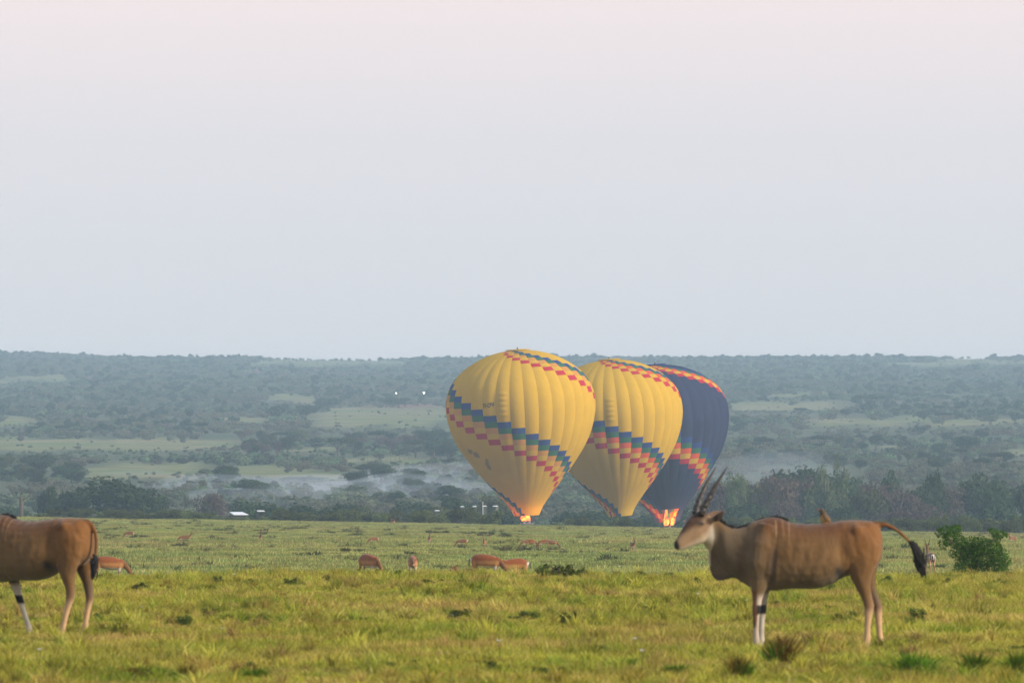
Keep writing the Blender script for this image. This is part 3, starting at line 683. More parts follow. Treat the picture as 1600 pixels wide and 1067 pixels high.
def balloon(label, px, mouth_py, top_py, wpx, d, tilt, lean, blue_py, base, seq, flame, vent=None, text=None, spin=0.0, burner_py=814, energy=420, scoop=None, inner_shadows=()):
    s = d / F; x = pxx(px, d); mz = pyz(mouth_py, d); gz = float(H(x, d))
    root = empty('hot_air_balloon', (x, d, gz)); tag(root, label, 'balloon', None)
    Hh = (mouth_py - top_py) * s / math.cos(R(tilt)) * 1.005; Rm = wpx * s / 2
    N, ROWS, PER, ncol = 32, 37, 18, 5; STEP = 36 / 32
    zz, rr = profile_rows(Hh, Rm, ROWS * 2)            # two mesh rows for each fabric panel
    X = Matrix.Translation((0, 0, mz - gz)) @ Matrix.Rotation(R(lean), 4, 'X') @ Matrix.Rotation(R(tilt), 4, 'Y')
    def pt(gf, row, out=0.0):                           # gf: gore coordinate, row: panel rows from the crown
        z = np.interp(row * 2, np.arange(len(zz)), zz); r = np.interp(row * 2, np.arange(len(rr)), rr)
        t = gf - math.floor(gf + 0.5) + 0.5             # 0..1 across the gore
        bul = (1 - (2 * t - 1) ** 2)
        k_ = 0.20 + 0.80 * sstep(34, 20, row); r = r * (1 + (0.020 * bul - 0.009) * k_) + out
        a = 2 * math.pi * (gf + spin) / N
        return X @ Vector((math.sin(a) * r, -math.cos(a) * r, z))
    def row_at(py):                                     # panel row at a photograph row, on the side facing us
        return float(np.interp(-(mouth_py - py) * s / math.cos(R(tilt)), -zz, np.arange(len(zz)))) / 2
    offset = row_at(blue_py)
    gl = [((k / (ncol - 1)) - 0.5) * 0.9998 for k in range(ncol)]
    def strip(g, r0, r1):
        V = []; n = max(2, int(math.ceil((r1 - r0) * 2)) + 1)
        for i in range(n):
            for u in gl: V.append(pt(g + u, r0 + (r1 - r0) * i / (n - 1)))
        Fq = [(i * ncol + k, (i + 1) * ncol + k, (i + 1) * ncol + k + 1, i * ncol + k + 1) for i in range(n - 1) for k in range(ncol - 1)]
        return V, Fq
    for g in range(N):
        gg = g - N if g > N // 2 else g
        mb = MB(); runs = []; o_ = offset + STEP * gg
        for m_ in range(int(math.floor(-o_)) - 1, ROWS + 40):
            a_, b_ = max(0.0, o_ + m_), min(float(ROWS), o_ + m_ + 1)
            if b_ - a_ < 0.05: continue
            c_ = seq[m_ % PER] if m_ % PER < len(seq) else base
            if runs and runs[-1][0] == c_: runs[-1] = (c_, runs[-1][1], b_)
            else: runs.append((c_, a_, b_))
        cut = 2.5 if (scoop and abs(gg - scoop) <= 2) else 0    # the open scoop under the mouth
        runs = [(c, a, min(b, ROWS - cut)) for c, a, b in runs if a < ROWS - cut]
        big = max((r_ for r_ in runs if r_[0] == base), key=lambda r_: r_[2] - r_[1])
        mb.add(*strip(gg, big[1], big[2])); go = mb.build('gore', FAB[base], root, True)
        for c, a, b in runs:
            if (c, a, b) != big: MB().add(*strip(gg, a, b)).build('panel', FAB[c], go, True)
    # crown: the parachute valve and its ring
    ctr = X @ Vector((0, 0, Hh)); ring = MB(); segs = 32
    V = []
    for q, (rad, z) in enumerate(((0.02, 0.10), (0.10, 0.13), (0.165, 0.08), (0.17, 0.0), (0.155, -0.03))):
        for k in range(segs):
            a = 2 * math.pi * k / segs; V.append(X @ Vector((math.sin(a) * rad * Rm, -math.cos(a) * rad * Rm, Hh + z - 0.03)))
    Fq = [(q * segs + k, q * segs + (k + 1) % segs, (q + 1) * segs + (k + 1) % segs, (q + 1) * segs + k) for q in range(4) for k in range(segs)] + [tuple(range(segs))]
    MB().add(V, Fq).build('parachute_valve', FAB['blue' if base == 'navy' else base], root, True)
    MB().tube([X @ Vector((0, 0, Hh + .1)), X @ Vector((0, 0, Hh + .35))], [0.12, 0.06], 8).build('crown_ring', M['rope'], root)
    # turning vent: a column of padded flaps
    if vent is not None:
        for q in range(5):
            r0 = row_at(vent[1]) + q * 0.86; V = []
            for i in range(4):
                for k in range(5):
                    o = 0.03 + 0.10 * math.sin(math.pi * i / 3 * 0.9 + 0.2) * math.sin(math.pi * k / 4) ** 0.5
                    V.append(pt(vent[0] - 0.34 + 0.17 * k, r0 + i * 0.25, o))
            MB().add(V, [(i * 5 + k, (i + 1) * 5 + k, (i + 1) * 5 + k + 1, i * 5 + k + 1) for i in range(3) for k in range(4)]).build('vent_flap', FAB[base], root, True)
    if text:
        cu = bpy.data.curves.new('reg', 'FONT'); cu.body = text[0]; cu.size = 1.0; cu.offset = 0.035; cu.space_character = 1.12
        to = bpy.data.objects.new('reg', cu); COL.objects.link(to); dg = bpy.context.evaluated_depsgraph_get(); tm = bpy.data.meshes.new_from_object(to.evaluated_get(dg))
        bpy.data.objects.remove(to)
        co = np.array([v.co[:] for v in tm.vertices]); w = co[:, 0].max()
        for v in tm.vertices:
            v.co = pt(text[1] + (v.co.x / w - .5) * text[3], row_at(text[2]) - v.co.y * text[4] - 0.1 * v.co.x / w, 0.05)
        tm.name = 'registration'; link('registration', tm, M['ink'], root); root.children[-1]['label'] = 'small black registration letters on the yellow cloth'
    for gc, rc, rw, rh, sd in inner_shadows:       # shadows from inside the envelope, painted as darker cloth patches
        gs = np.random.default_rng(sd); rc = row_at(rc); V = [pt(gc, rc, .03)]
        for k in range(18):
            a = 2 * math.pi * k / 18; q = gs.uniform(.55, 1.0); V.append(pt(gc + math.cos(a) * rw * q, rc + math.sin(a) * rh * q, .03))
        MB().add(V, [(0, 1 + (k + 1) % 18, 1 + k) for k in range(18)]).build('inner_shadow', FAB['shadow_tone'], root, True)
    # scoop skirt, burner, cables, basket
    mouth_r = rr[-1]
    bz = pyz(burner_py, d) - gz
    for sx in (-1, 1):
        for sy in (-1, 1):
            a = X @ Vector((sx * mouth_r * .7, sy * mouth_r * .7, 0)); MB().tube([a, Vector((sx * .8, sy * .6, bz))], [.025, .025], 5).build('cable', M['rope'], root)
            MB().tube([(sx * 1.1, sy * .75, 1.1), (sx * .8, sy * .6, bz)], [.04, .04], 6).build('upright', M['steel'], root)
    bk = MB(); V = []
    for z, f in ((0, .92), (0.06, .95), (1.1, 1.0), (1.2, 1.03), (1.2, .95), (0.2, .9)):
        for k in range(24):
            a = 2 * math.pi * k / 24; c, sn = math.cos(a), math.sin(a)
            V.append((1.5 * f * math.copysign(abs(c) ** .4, c), 1.0 * f * math.copysign(abs(sn) ** .4, sn), z))
    bk.add(V, [(q * 24 + k, q * 24 + (k + 1) % 24, (q + 1) * 24 + (k + 1) % 24, (q + 1) * 24 + k) for q in range(5) for k in range(24)] + [tuple(range(23, -1, -1)), tuple(5 * 24 + k for k in range(24))])
    bk.build('basket', M['wicker'], root, True)
    bu = MB()
    for sx in (-.35, .35): bu.tube([(sx, 0, bz - .15), (sx, 0, bz + .35)], [.16, .2], 10)
    bu.box(-.85, .85, -.65, .65, bz - .1, bz - .03); bu.build('burner', M['steel'], root)
    if flame:
        fl = MB(); z0 = bz + .35; mo = X @ Vector((0, 0, 0))
        for fx, fy, h, w in flame:
            n = 9; path = []; rad = []
            for i in range(n):
                t = i / (n - 1); path.append((fx + 0.12 * math.sin(5 * t + fx * 7), fy + .08 * math.cos(4 * t), z0 + h * t)); rad.append(w * (0.35 + 1.3 * t) * (1 - t) ** 0.7 + 0.015)
            fl.tube(path, rad, 10)
        m, Nn, L = nodes_of('flame'); out = Nn.new('ShaderNodeOutputMaterial'); em = Nn.new('ShaderNodeEmission'); tc = Nn.new('ShaderNodeTexCoord')
        f = noise_node(Nn, L, 1.6, 3, tc.outputs['Object']); L.new(mixc(Nn, L, remap(Nn, L, f, .38, .62), (1.0, 0.045, 0.012), (1.0, 0.26, 0.035)), em.inputs[0]); em.inputs[1].default_value = 2.6
        L.new(em.outputs[0], out.inputs[0]); fl.build('flame', m, root, True)
        ld = bpy.data.lights.new('burner_light', 'POINT'); ld.energy = energy; ld.color = (1.0, 0.27, 0.055); ld.shadow_soft_size = 0.5
        lo = bpy.data.objects.new('burner_light', ld); COL.objects.link(lo); lo.parent = root; lo.location = (0, 0, z0 + 1.9)
    return root
YB = ['blue', 'green', 'orange', 'yellow', 'crimson']
RB = ['blue', 'green', 'red', 'yellow', 'crimson']
balloon('yellow balloon with black registration letters, in front, flame at its mouth', 823, 805, 548, 232, 1150, -3.2, 1, 667, 'yellow', YB,
        [(-.40, -.9, .95, .50), (.20, -.9, 1.5, .34), (-.1, -.8, 1.1, .4)], (-1.0, 609), ('5Y-CBV', -2.0, 633, 0.84, 0.95), spin=-0.25, burner_py=817, inner_shadows=((-3.6, 724, .30, 1.1, 1), (-3.4, 716, .25, .7, 2), (-4.3, 706, .55, .8, 3), (-4.9, 700, .35, .6, 4)))
balloon('yellow balloon with unlit burner between the other two', 969, 806, 563, 217, 1200, -4.2, 1, 664.5, 'yellow', RB, None, (0.0, 620), None, spin=-0.2)
balloon('dark navy balloon with coloured check bands and a flame', 1043, 815, 571, 216, 1245, -4.6, 1, 665, 'navy', RB,
        [(-.3, -.9, 2.7, .30), (-.1, -.9, 1.0, .40), (.7, -.7, 1.2, .45)], None, None, burner_py=824, energy=1100, scoop=1)

# ------------------------------------------------------------------ animals
def loft_x(rings, seg=20, p=2.25):
    """closed loft of upright slices: (x, top z, bottom z, half width[, y])"""
    V = []; Fc = []; n = len(rings)
    for q in rings:
        x, t, b, w = q[:4]; y0 = q[4] if len(q) > 4 else 0
        for k in range(seg):
            a = 2 * math.pi * k / seg; c, s = math.cos(a), math.sin(a)
            yy = math.copysign(abs(c) ** (2 / p), c) * w; h = math.copysign(abs(s) ** (2 / p), s)
            V.append((x, y0 + yy * (1 - 0.10 * h), (t + b) / 2 + h * (t - b) / 2))
    for i in range(n - 1):
        for k in range(seg):
            k2 = (k + 1) % seg; Fc.append((i * seg + k, i * seg + k2, (i + 1) * seg + k2, (i + 1) * seg + k))
    Fc.append(tuple(range(seg - 1, -1, -1))); Fc.append(tuple((n - 1) * seg + k for k in range(seg)))
    return V, Fc

def loft_z(rings, seg=14):
    """closed loft of level slices for legs: (x, y, z, rx, ry)"""
    V = []; Fc = []; n = len(rings)
    for x, y, z, rx, ry in rings:
        for k in range(seg):
            a = 2 * math.pi * k / seg; V.append((x + math.cos(a) * rx, y + math.sin(a) * ry, z))
    for i in range(n - 1):
        for k in range(seg):
            k2 = (k + 1) % seg; Fc.append((i * seg + k, (i + 1) * seg + k, (i + 1) * seg + k2, i * seg + k2))
    Fc.append(tuple(range(seg))); Fc.append(tuple((n - 1) * seg + k for k in range(seg - 1, -1, -1)))
    return V, Fc

def interp_rings(rings, m=3):
    """smooth the hand-set slices with extra ones between them"""
    a = np.array([list(r) for r in rings], float); n = len(a); t = np.arange(n); tt = np.linspace(0, n - 1, (n - 1) * m + 1)
    return np.stack([_cat(tt, t, a[:, k]) for k in range(a.shape[1])], -1).tolist()

def fuse(mb, voxel, smooth=6):
    """fuse overlapping closed shells into one continuous skin"""
    me = mb.mesh('tmp'); bm = bmesh.new(); bm.from_mesh(me); bmesh.ops.recalc_face_normals(bm, faces=bm.faces); bm.to_mesh(me); bm.free()
    o = bpy.data.objects.new('tmp', me); COL.objects.link(o)
    r = o.modifiers.new('r', 'REMESH'); r.mode = 'VOXEL'; r.voxel_size = voxel; r.use_smooth_shade = True
    s = o.modifiers.new('s', 'SMOOTH'); s.factor = 0.5; s.iterations = smooth
    dg = bpy.context.evaluated_depsgraph_get(); out = bpy.data.meshes.new_from_object(o.evaluated_get(dg))
    bpy.data.objects.remove(o); bpy.data.meshes.remove(me)
    out.polygons.foreach_set('use_smooth', np.ones(len(out.polygons), dtype=bool))
    return out

def coords(me):
    co = np.empty(len(me.vertices) * 3); me.vertices.foreach_get('co', co); return co.reshape(-1, 3)

def set_coat(me, col):
    a = me.attributes.new('Coat', 'FLOAT_COLOR', 'POINT')
    a.data.foreach_set('color', np.concatenate([np.clip(col, 0.004, 1), np.ones((len(col), 1))], 1).reshape(-1).astype(np.float32))

def bl(c, col, w):
    w = np.clip(w, 0, 1)[:, None]; return c * (1 - w) + np.array(col) * w

ES = 0.00234375
def ex(X): return (X - 688) * ES
def ez(Y): return (992 - Y) * ES
HP = 340.0; YAW = R(26)
def head_pre(X): return HP + (X - HP) / math.cos(YAW)

def yaw_head(P, yaw=YAW):
    P = np.array(P, float); x0 = ex(HP); w = sstep(ex(440), ex(345), P[:, 0]) if False else 1 - sstep(ex(338), ex(430), P[:, 0])
    w = np.where(P[:, 2] > ez(640), w, 0); th = yaw * w; dx = P[:, 0] - x0; dy = P[:, 1].copy()
    P[:, 0] = x0 + dx * np.cos(th) - dy * np.sin(th) * 1.0; P[:, 1] = dx * np.sin(th) + dy * np.cos(th)
    return P

def eland_body(legs, tail):
    mb = MB()
    T = [(312, 335, 455, .075), (350, 335, 500, .105), (390, 346, 548, .125), (430, 370, 592, .145), (465, 384, 622, .165), (495, 385, 640, .185), (530, 372, 672, .22), (570, 352, 690, .25), (610, 338, 697, .268),
         (650, 331, 700, .282), (700, 336, 696, .30), (750, 355, 690, .322), (800, 364, 690, .335), (850, 364, 691, .34), (900, 361, 685, .335),
         (950, 356, 669, .315), (1000, 350, 640, .29), (1050, 346, 622, .275), (1100, 346, 616, .262), (1150, 351, 606, .235), (1184, 366, 580, .19), (1204, 396, 545, .13), (1213, 430, 505, .06)]
    mb.add(*loft_x(interp_rings([(ex(a), ez(b), ez(c), w) for a, b, c, w in T]), 24))
    D = [(343, 490, 556, .022), (362, 510, 622, .026), (388, 520, 652, .030), (430, 530, 645, .034), (475, 540, 634, .06), (512, 560, 662, .10)]
    mb.add(*loft_x(interp_rings([(ex(a), ez(b), ez(c), w) for a, b, c, w in D]), 16))
    hd = [(352, 352, .115, .075), (335, 362, .160, .088), (308, 380, .182, .098), (276, 404, .168, .100), (252, 422, .140, .088), (232, 438, .116, .076), (212, 455, .092, .066), (195, 469, .072, .060), (183, 478, .055, .050), (175, 484, .028, .028)]
    path = [(ex(head_pre(a)), 0, ez(b)) for a, b, _, _ in hd]
    mb.tube(path, [(w, r) for _, _, r, w in hd], 18)
    for sy in (-1, 1):      # brow, cheek and ears
        mb.tube([(ex(head_pre(318)), sy * .055, ez(352)), (ex(head_pre(280)), sy * .085, ez(366)), (ex(head_pre(250)), sy * .06, ez(384))], [.03, .038, .02], 10)
        e0 = np.array((ex(330), sy * .085, ez(352))); e1 = np.array((ex(368), sy * .16, ez(332))); e2 = np.array((ex(398), sy * .20, ez(314))); e3 = np.array((ex(418), sy * .215, ez(302)))
        mb.tube([e0, e1, e2, e3], [(.022, .03), (.020, .052), (.018, .042), (.010, .012)], 10)
    for sy in (-1, 1):      # shoulder blade and haunch muscle
        mb.tube([(ex(640), sy * .15, ez(372)), (ex(612), sy * .19, ez(470)), (ex(592), sy * .185, ez(560)), (ex(596), sy * .16, ez(630))], [(.08, .10), (.10, .155), (.105, .15), (.085, .11)], 14)
        mb.tube([(ex(1070), sy * .13, ez(400)), (ex(1100), sy * .165, ez(470)), (ex(1108), sy * .165, ez(545))], [(.10, .15), (.115, .20), (.11, .18)], 14)
    for L in legs: mb.add(*loft_z(interp_rings([(ex(a), y, ez(b), rx, ry) for a, b, rx, ry, y in L], 2)))
    mb.tube([(ex(a), y, ez(b)) for a, b, r, y in tail], [r for _, _, r, _ in tail], 10)
    return fuse(mb, 0.015, 3)

def eland_coat(me, bull=0.0):
    co = coords(me); X = co[:, 0] / ES + 688; Y = 992 - co[:, 2] / ES; y = co[:, 1]
    n = vnoise(X / 40, Y / 40, 61) + .5 * vnoise(X / 15, Y / 15, 62)
    c = np.tile(np.array((0.185, 0.100, 0.033)), (len(co), 1))
    c = bl(c, (0.112, 0.038, 0.007), sstep(490, 350, Y + 40 * n) * sstep(520, 640, X) * 0.9)          # rufous back
    c = bl(c, (0.225, 0.095, 0.018), sstep(940, 1120, X) * sstep(700, 420, Y) * 0.75)                   # orange haunch
    c = bl(c, (0.145, 0.105, 0.062), sstep(690, 520, X + 40 * n) * sstep(330, 430, Y) * 0.85)           # grey-fawn neck and shoulder
    c = bl(c, (0.170, 0.114, 0.056), sstep(500, 670, Y + 30 * n) * (X > 520) * (X < 1010) * 0.75)       # greyer belly
    c = bl(c, (0.095, 0.060, 0.034), np.exp(-((X - 668 + (Y - 500) * .1) / 22) ** 2) * sstep(440, 540, Y) * sstep(700, 640, Y) * .9)   # shade of the shoulder crease, put into the coat colour
    c = bl(c, (0.115, 0.070, 0.036), np.exp(-((X - 500) / 26) ** 2) * sstep(420, 520, Y) * sstep(660, 600, Y) * .9)  # shaded fold at the base of the neck, painted darker
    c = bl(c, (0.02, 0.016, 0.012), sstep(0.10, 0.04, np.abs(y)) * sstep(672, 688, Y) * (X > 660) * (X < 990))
    for q, xs in enumerate((676, 712, 742)):                                                          # thin pale body stripes
        wv = xs + 10 * np.sin((Y - 350) / 70) - (Y - 350) * 0.10
        c = bl(c, (0.36, 0.235, 0.12), np.exp(-((X - wv) / 3.6) ** 2) * sstep(500, 400, Y) * sstep(338, 352, Y) * (0.85, .5, .6)[q])
    ridge = sstep(.075, .03, np.abs(y))
    topz = np.interp(X, [330, 375, 400, 430, 480, 540, 600, 680, 740, 800, 1160], [325, 330, 345, 372, 388, 370, 342, 330, 352, 364, 352])
    c = bl(c, (0.030, 0.020, 0.014), ridge * sstep(topz + 16, topz + 4, Y) * (X > 345) * np.where(X < 760, 1, .45))
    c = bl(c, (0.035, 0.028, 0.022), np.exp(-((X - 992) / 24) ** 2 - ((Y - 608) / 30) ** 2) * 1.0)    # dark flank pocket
    # dewlap
    c = bl(c, (0.10, 0.075, 0.055), sstep(605, 640, Y) * sstep(500, 470, X) * .8)
    # legs
    leg = (Y > 700)
    c = bl(c, (0.30, 0.175, 0.085), leg * sstep(690, 790, Y) * .8)
    fore = (X < 900) & leg
    inner = sstep(0.10, 0.125, y) * 1.0                                                       # the far leg shows its pale inner face
    c = bl(c, (0.46, 0.39, 0.31), fore * (y > 0.02) * sstep(690, 730, Y))
    c = bl(c, (0.45, 0.37, 0.29), fore * (y < 0.02) * sstep(700, 745, Y))
    c = bl(c, (0.185, 0.080, 0.028), fore * (y < 0.02) * sstep(905, 865, Y) * sstep(590, 576, X + 6 * n) * .95)
    c = bl(c, (0.42, 0.33, 0.24), fore * (y < 0.02) * sstep(850, 905, Y) * .8)
    c = bl(c, (0.012, 0.010, 0.009), fore * sstep(580, 584, X) * sstep(768, 773, Y) * sstep(818, 813, Y))      # black garter
    c = bl(c, (0.03, 0.022, 0.018), fore * (y < 0.0) * np.exp(-((Y - 862) / 20) ** 2) * sstep(578, 566, X) * .9)
    c = bl(c, (0.56, 0.345, 0.185), (X > 900) * sstep(770, 830, Y) * .85)
    c = bl(c, (0.10, 0.075, 0.06), (X > 900) * (y > 0.0) * np.exp(-((Y - 740) / 55) ** 2) * .55)
    c = bl(c, (0.045, 0.035, 0.03), sstep(978, 984, Y))                                                # hooves
    # head
    hx = HP + (X - HP)           # before the head is turned
    h = (X < 350)
    c = bl(c, (0.265, 0.170, 0.095), h * 1.0)
    c = bl(c, (0.45, 0.36, 0.255), h * sstep(-35, 20, (Y - 436) + (X - 290) * 0.6) * .9)                # pale jaw and throat
    c = bl(c, (0.44, 0.38, 0.30), np.exp(-((X - 342) / 15) ** 2 - ((Y - 415) / 42) ** 2) * .85)
    f = (Y - 372) * 1.0 + (X - 205) * 0.62                                                             # below 0: bridge of the face
    c = bl(c, (0.060, 0.026, 0.013), h * sstep(46, 10, f + 14 * n) * sstep(150, 170, X) * .9)
    c = bl(c, (0.028, 0.020, 0.015), h * sstep(330, 306, Y) * (X < 335) * .7)
    c = bl(c, (0.018, 0.014, 0.013), sstep(172, 160, X + (470 - Y) * .25))                              # nose
    c = bl(c, (0.40, 0.33, 0.27), np.exp(-((X - 178) / 14) ** 2 - ((Y - 494) / 9) ** 2))
    c = bl(c, (0.03, 0.022, 0.018), np.exp(-((X - head_pre(286)) / 19) ** 2 - ((Y - 363) / 11) ** 2) * (np.abs(y) > .05))
    c = bl(c, (0.20, 0.12, 0.075), (X > 338) * (X < 430) * (np.abs(y) > .135) * (Y < 352) * 1.0)         # ears
    c = bl(c, (0.05, 0.035, 0.03), np.exp(-((X - 352) / 12) ** 2) * (np.abs(y) > .11) * (Y < 352) * .9)
    lum = c.max(1, keepdims=True); k = 0.80 + 0.20 * sstep(.22, .42, lum); c = np.where(lum > .3, c, c ** 1.10 * 1.14) * k
    set_coat(me, c)

def strands(path, rad, n, length, seed, w=0.010):
    """tassel of thin tapering hair strands round a path"""
    g = np.random.default_rng(seed); P = np.array(path, float); mb = MB()
    for _ in range(n):
        t = g.random() ** 0.8; i = t * (len(P) - 1); k = min(int(i), len(P) - 2); p = P[k] * (1 - (i - k)) + P[k + 1] * (i - k)
        rr = np.interp(i, range(len(P)), rad); o = g.normal(0, .5, 3) * rr; dr = (P[min(k + 1, len(P) - 1)] - P[k]); dr = dr / np.linalg.norm(dr)
        q = p + o; e = q + dr * length * g.uniform(.5, 1) + g.normal(0, .008, 3) - o * .55
        mb.tube([q, (q + e) / 2 + g.normal(0, .004, 3), e], [w, w * .8, w * .2], 4)
    return mb

def horn_mesh(base, tip, bend, r0, turns=2.2, ridge=0.16):
    base, tip, bend = (np.array(v, float) for v in (base, tip, bend)); n = 46; P = []; V = []; Fc = []; seg = 10
    for i in range(n):
        t = i / (n - 1); P.append(base + (tip - base) * t + bend * math.sin(math.pi * t))
    ax = (tip - base) / np.linalg.norm(tip - base); a = np.cross(ax, (0, 1, 0)); a /= np.linalg.norm(a); b = np.cross(ax, a)
    for i in range(n):
        t = i / (n - 1); r = r0 * (1 - t) ** 0.75 + .004
        for k in range(seg):
            an = 2 * math.pi * k / seg; tw = 1 + ridge * math.cos(2 * (an - turns * 2 * math.pi * min(t / .65, 1))) * (1 - sstep(.5, .75, t)) + .05 * math.sin(t * 70) * (t < .5)
            V.append(P[i] + (a * math.cos(an) + b * math.sin(an)) * r * tw)
    for i in range(n - 1):
        for k in range(seg): k2 = (k + 1) % seg; Fc.append((i * seg + k, i * seg + k2, (i + 1) * seg + k2, (i + 1) * seg + k))
    Fc.append(tuple((n - 1) * seg + k for k in range(seg)))
    return V, Fc

def make_eland(name, loc, rz, scale, legs, tail, tuft, label, mirror=False):
    root = empty(name, loc, rz); root.scale = (scale,) * 3
    me = eland_body(legs, tail); eland_coat(me)
    co = coords(me); nr_ = np.empty(len(co) * 3); me.vertices.foreach_get('normal', nr_); nr_ = nr_.reshape(-1, 3)
    Xz = co[:, 0] / ES + 688; Yz = 992 - co[:, 2] / ES; body = sstep(700, 660, Yz) * sstep(430, 500, Xz)
    am = 0.010 * vnoise(Xz / 28, Yz / 60, 81) + 0.006 * vnoise(Xz / 11, Yz / 22, 82)                     # skin and muscle relief
    am += 0.0022 * np.sin(Xz / 9.5 + (Yz - 500) * .03) * sstep(700, 760, Xz) * sstep(960, 900, Xz) * sstep(420, 480, Yz) * sstep(650, 590, Yz)   # ribs
    am += 0.030 * np.exp(-((Xz - 1075) / 26) ** 2 - ((Yz - 385) / 22) ** 2) - 0.034 * np.exp(-((Xz - 1005) / 30) ** 2 - ((Yz - 500) / 70) ** 2)   # hip bone, hollow flank
    am -= 0.013 * np.exp(-((Xz - 668 + (Yz - 500) * .12) / 14) ** 2) * sstep(400, 470, Yz) * sstep(690, 640, Yz)                                      # behind the shoulder
    am -= 0.012 * np.exp(-((Xz - 520 - (Yz - 500) * .15) / 16) ** 2) * sstep(400, 470, Yz) * sstep(660, 600, Yz)
    co = co + nr_ * (am * body)[:, None]
    co = yaw_head(co); me.vertices.foreach_set('co', co.reshape(-1)); me.update(); me.name = 'body'
    link('body', me, M['coat'], root)
    for sy in (-1, 1):
        V, Fc = horn_mesh((ex(284), sy * .070, ez(318)), (ex(418), sy * .145, ez(78)), (ex(688) - .035, sy * .01, -.02), .041)
        link('horn', mesh_of('horn', yaw_head(np.array(V)) if False else _turn(np.array(V)), Fc), M['horn'], root, True)
        bm = bmesh.new(); bmesh.ops.create_uvsphere(bm, u_segments=12, v_segments=8, radius=.021); em = bpy.data.meshes.new('eye'); bm.to_mesh(em); bm.free()
        c = _turn(np.array([(ex(head_pre(286)), sy * .098, ez(363))]))[0]
        eo = link('eye', em, M['eye'], root, True); eo.location = c
    mb = MB(); mb.tube([(ex(a), y, ez(b)) for a, b, r, y in tuft], [r for _, _, r, _ in tuft], 10)
    P = [(ex(a), y, ez(b)) for a, b, r, y in tuft]; st = strands(P[:-1], [r for _, _, r, _ in tuft][:-1], 260, .16, 5)
    mb.add(st.V, st.F); mb.build('tail_tuft', M['tail_black'], root, True)
    # crest of short dark hair along the nape and shoulder, and the brush on the forehead
    g = np.random.default_rng(3); mb = MB()
    for _ in range(420):
        X = g.uniform(372, 735); t = np.interp(X, [345, 375, 400, 430, 480, 540, 600, 680, 740], [330, 334, 349, 374, 388, 370, 342, 331, 353])
        p = np.array((ex(X), g.normal(0, .018), ez(t + 5))); e = p + np.array((.03, g.normal(0, .01), g.uniform(.015, .040)))
        mb.tube([p, (p + e) / 2, e], [.007, .006, .002], 4)
    V = np.array(mb.V); V = yaw_head(V); link('mane', mesh_of('mane', V, mb.F), M['tail_black'], root, True)
    return tag(root, label, 'antelope')

def _turn(P):
    P = np.array(P, float); x0 = ex(HP); dx = P[:, 0] - x0; dy = P[:, 1].copy(); c, s = math.cos(YAW), math.sin(YAW)
    P[:, 0] = x0 + dx * c - dy * s; P[:, 1] = dx * s + dy * c
    return P

FN = [(604, 540, .13, .075, -.15), (598, 630, .125, .085, -.15), (592, 685, .095, .075, -.15), (585, 735, .060, .057, -.15), (582, 775, .052, .050, -.15), (580, 800, .052, .050, -.15), (578, 835, .038, .038, -.15), (578, 900, .033, .034, -.15), (580, 938, .040, .038, -.15), (579, 960, .040, .038, -.15), (576, 976, .038, .038, -.15), (572, 988, .048, .046, -.15), (570, 996, .052, .048, -.15)]
FF = [(624, 540, .12, .075, .14), (622, 630, .115, .08, .14), (620, 685, .085, .07, .14), (616, 735, .060, .055, .14), (614, 775, .053, .050, .14), (613, 800, .052, .050, .14), (611, 835, .039, .038, .14), (609, 900, .034, .034, .14), (608, 938, .041, .038, .14), (606, 960, .040, .038, .14), (602, 976, .038, .038, .14), (599, 988, .048, .046, .14), (597, 996, .052, .048, .14)]
HN = [(1112, 470, .21, .10, -.16), (1110, 540, .195, .115, -.16), (1103, 590, .160, .11, -.16), (1102, 640, .118, .095, -.16), (1116, 690, .084, .072, -.155), (1130, 730, .068, .055, -.15), (1142, 768, .062, .048, -.15), (1141, 800, .055, .044, -.15), (1138, 840, .042, .038, -.15), (1134, 905, .036, .034, -.15), (1133, 940, .042, .038, -.15), (1130, 962, .040, .037, -.15), (1127, 977, .038, .037, -.15), (1124, 989, .048, .045, -.15), (1122, 996, .051, .047, -.15)]
HF = [(1122, 470, .20, .10, .15), (1126, 540, .18, .11, .15), (1128, 600, .140, .10, .15), (1138, 650, .100, .08, .15), (1156, 700, .072, .06, .15), (1178, 745, .060, .05, .15), (1192, 782, .056, .046, .15), (1194, 812, .048, .042, .15), (1196, 850, .039, .037, .15), (1201, 915, .035, .034, .15), (1205, 945, .041, .038, .15), (1206, 965, .039, .037, .15), (1206, 979, .038, .037, .15), (1204, 990, .048, .045, .15), (1203, 997, .051, .047, .15)]
TAIL = [(1150, 372, .05, 0), (1190, 366, .042, 0), (1225, 368, .032, 0), (1262, 382, .026, 0), (1302, 410, .023, 0), (1335, 440, .021, 0), (1358, 464, .020, 0)]
TUFT = [(1350, 455, .024, 0), (1372, 480, .045, 0), (1388, 510, .062, 0), (1397, 545, .058, 0), (1404, 580, .040, 0), (1410, 612, .014, 0)]
e1 = ground_at(1215, 100)
make_eland('eland', e1, 0, 1.0, [FN, FF, HN, HF], TAIL, TUFT, 'standing tan eland with long horns, black tail tuft and a bird on its back')

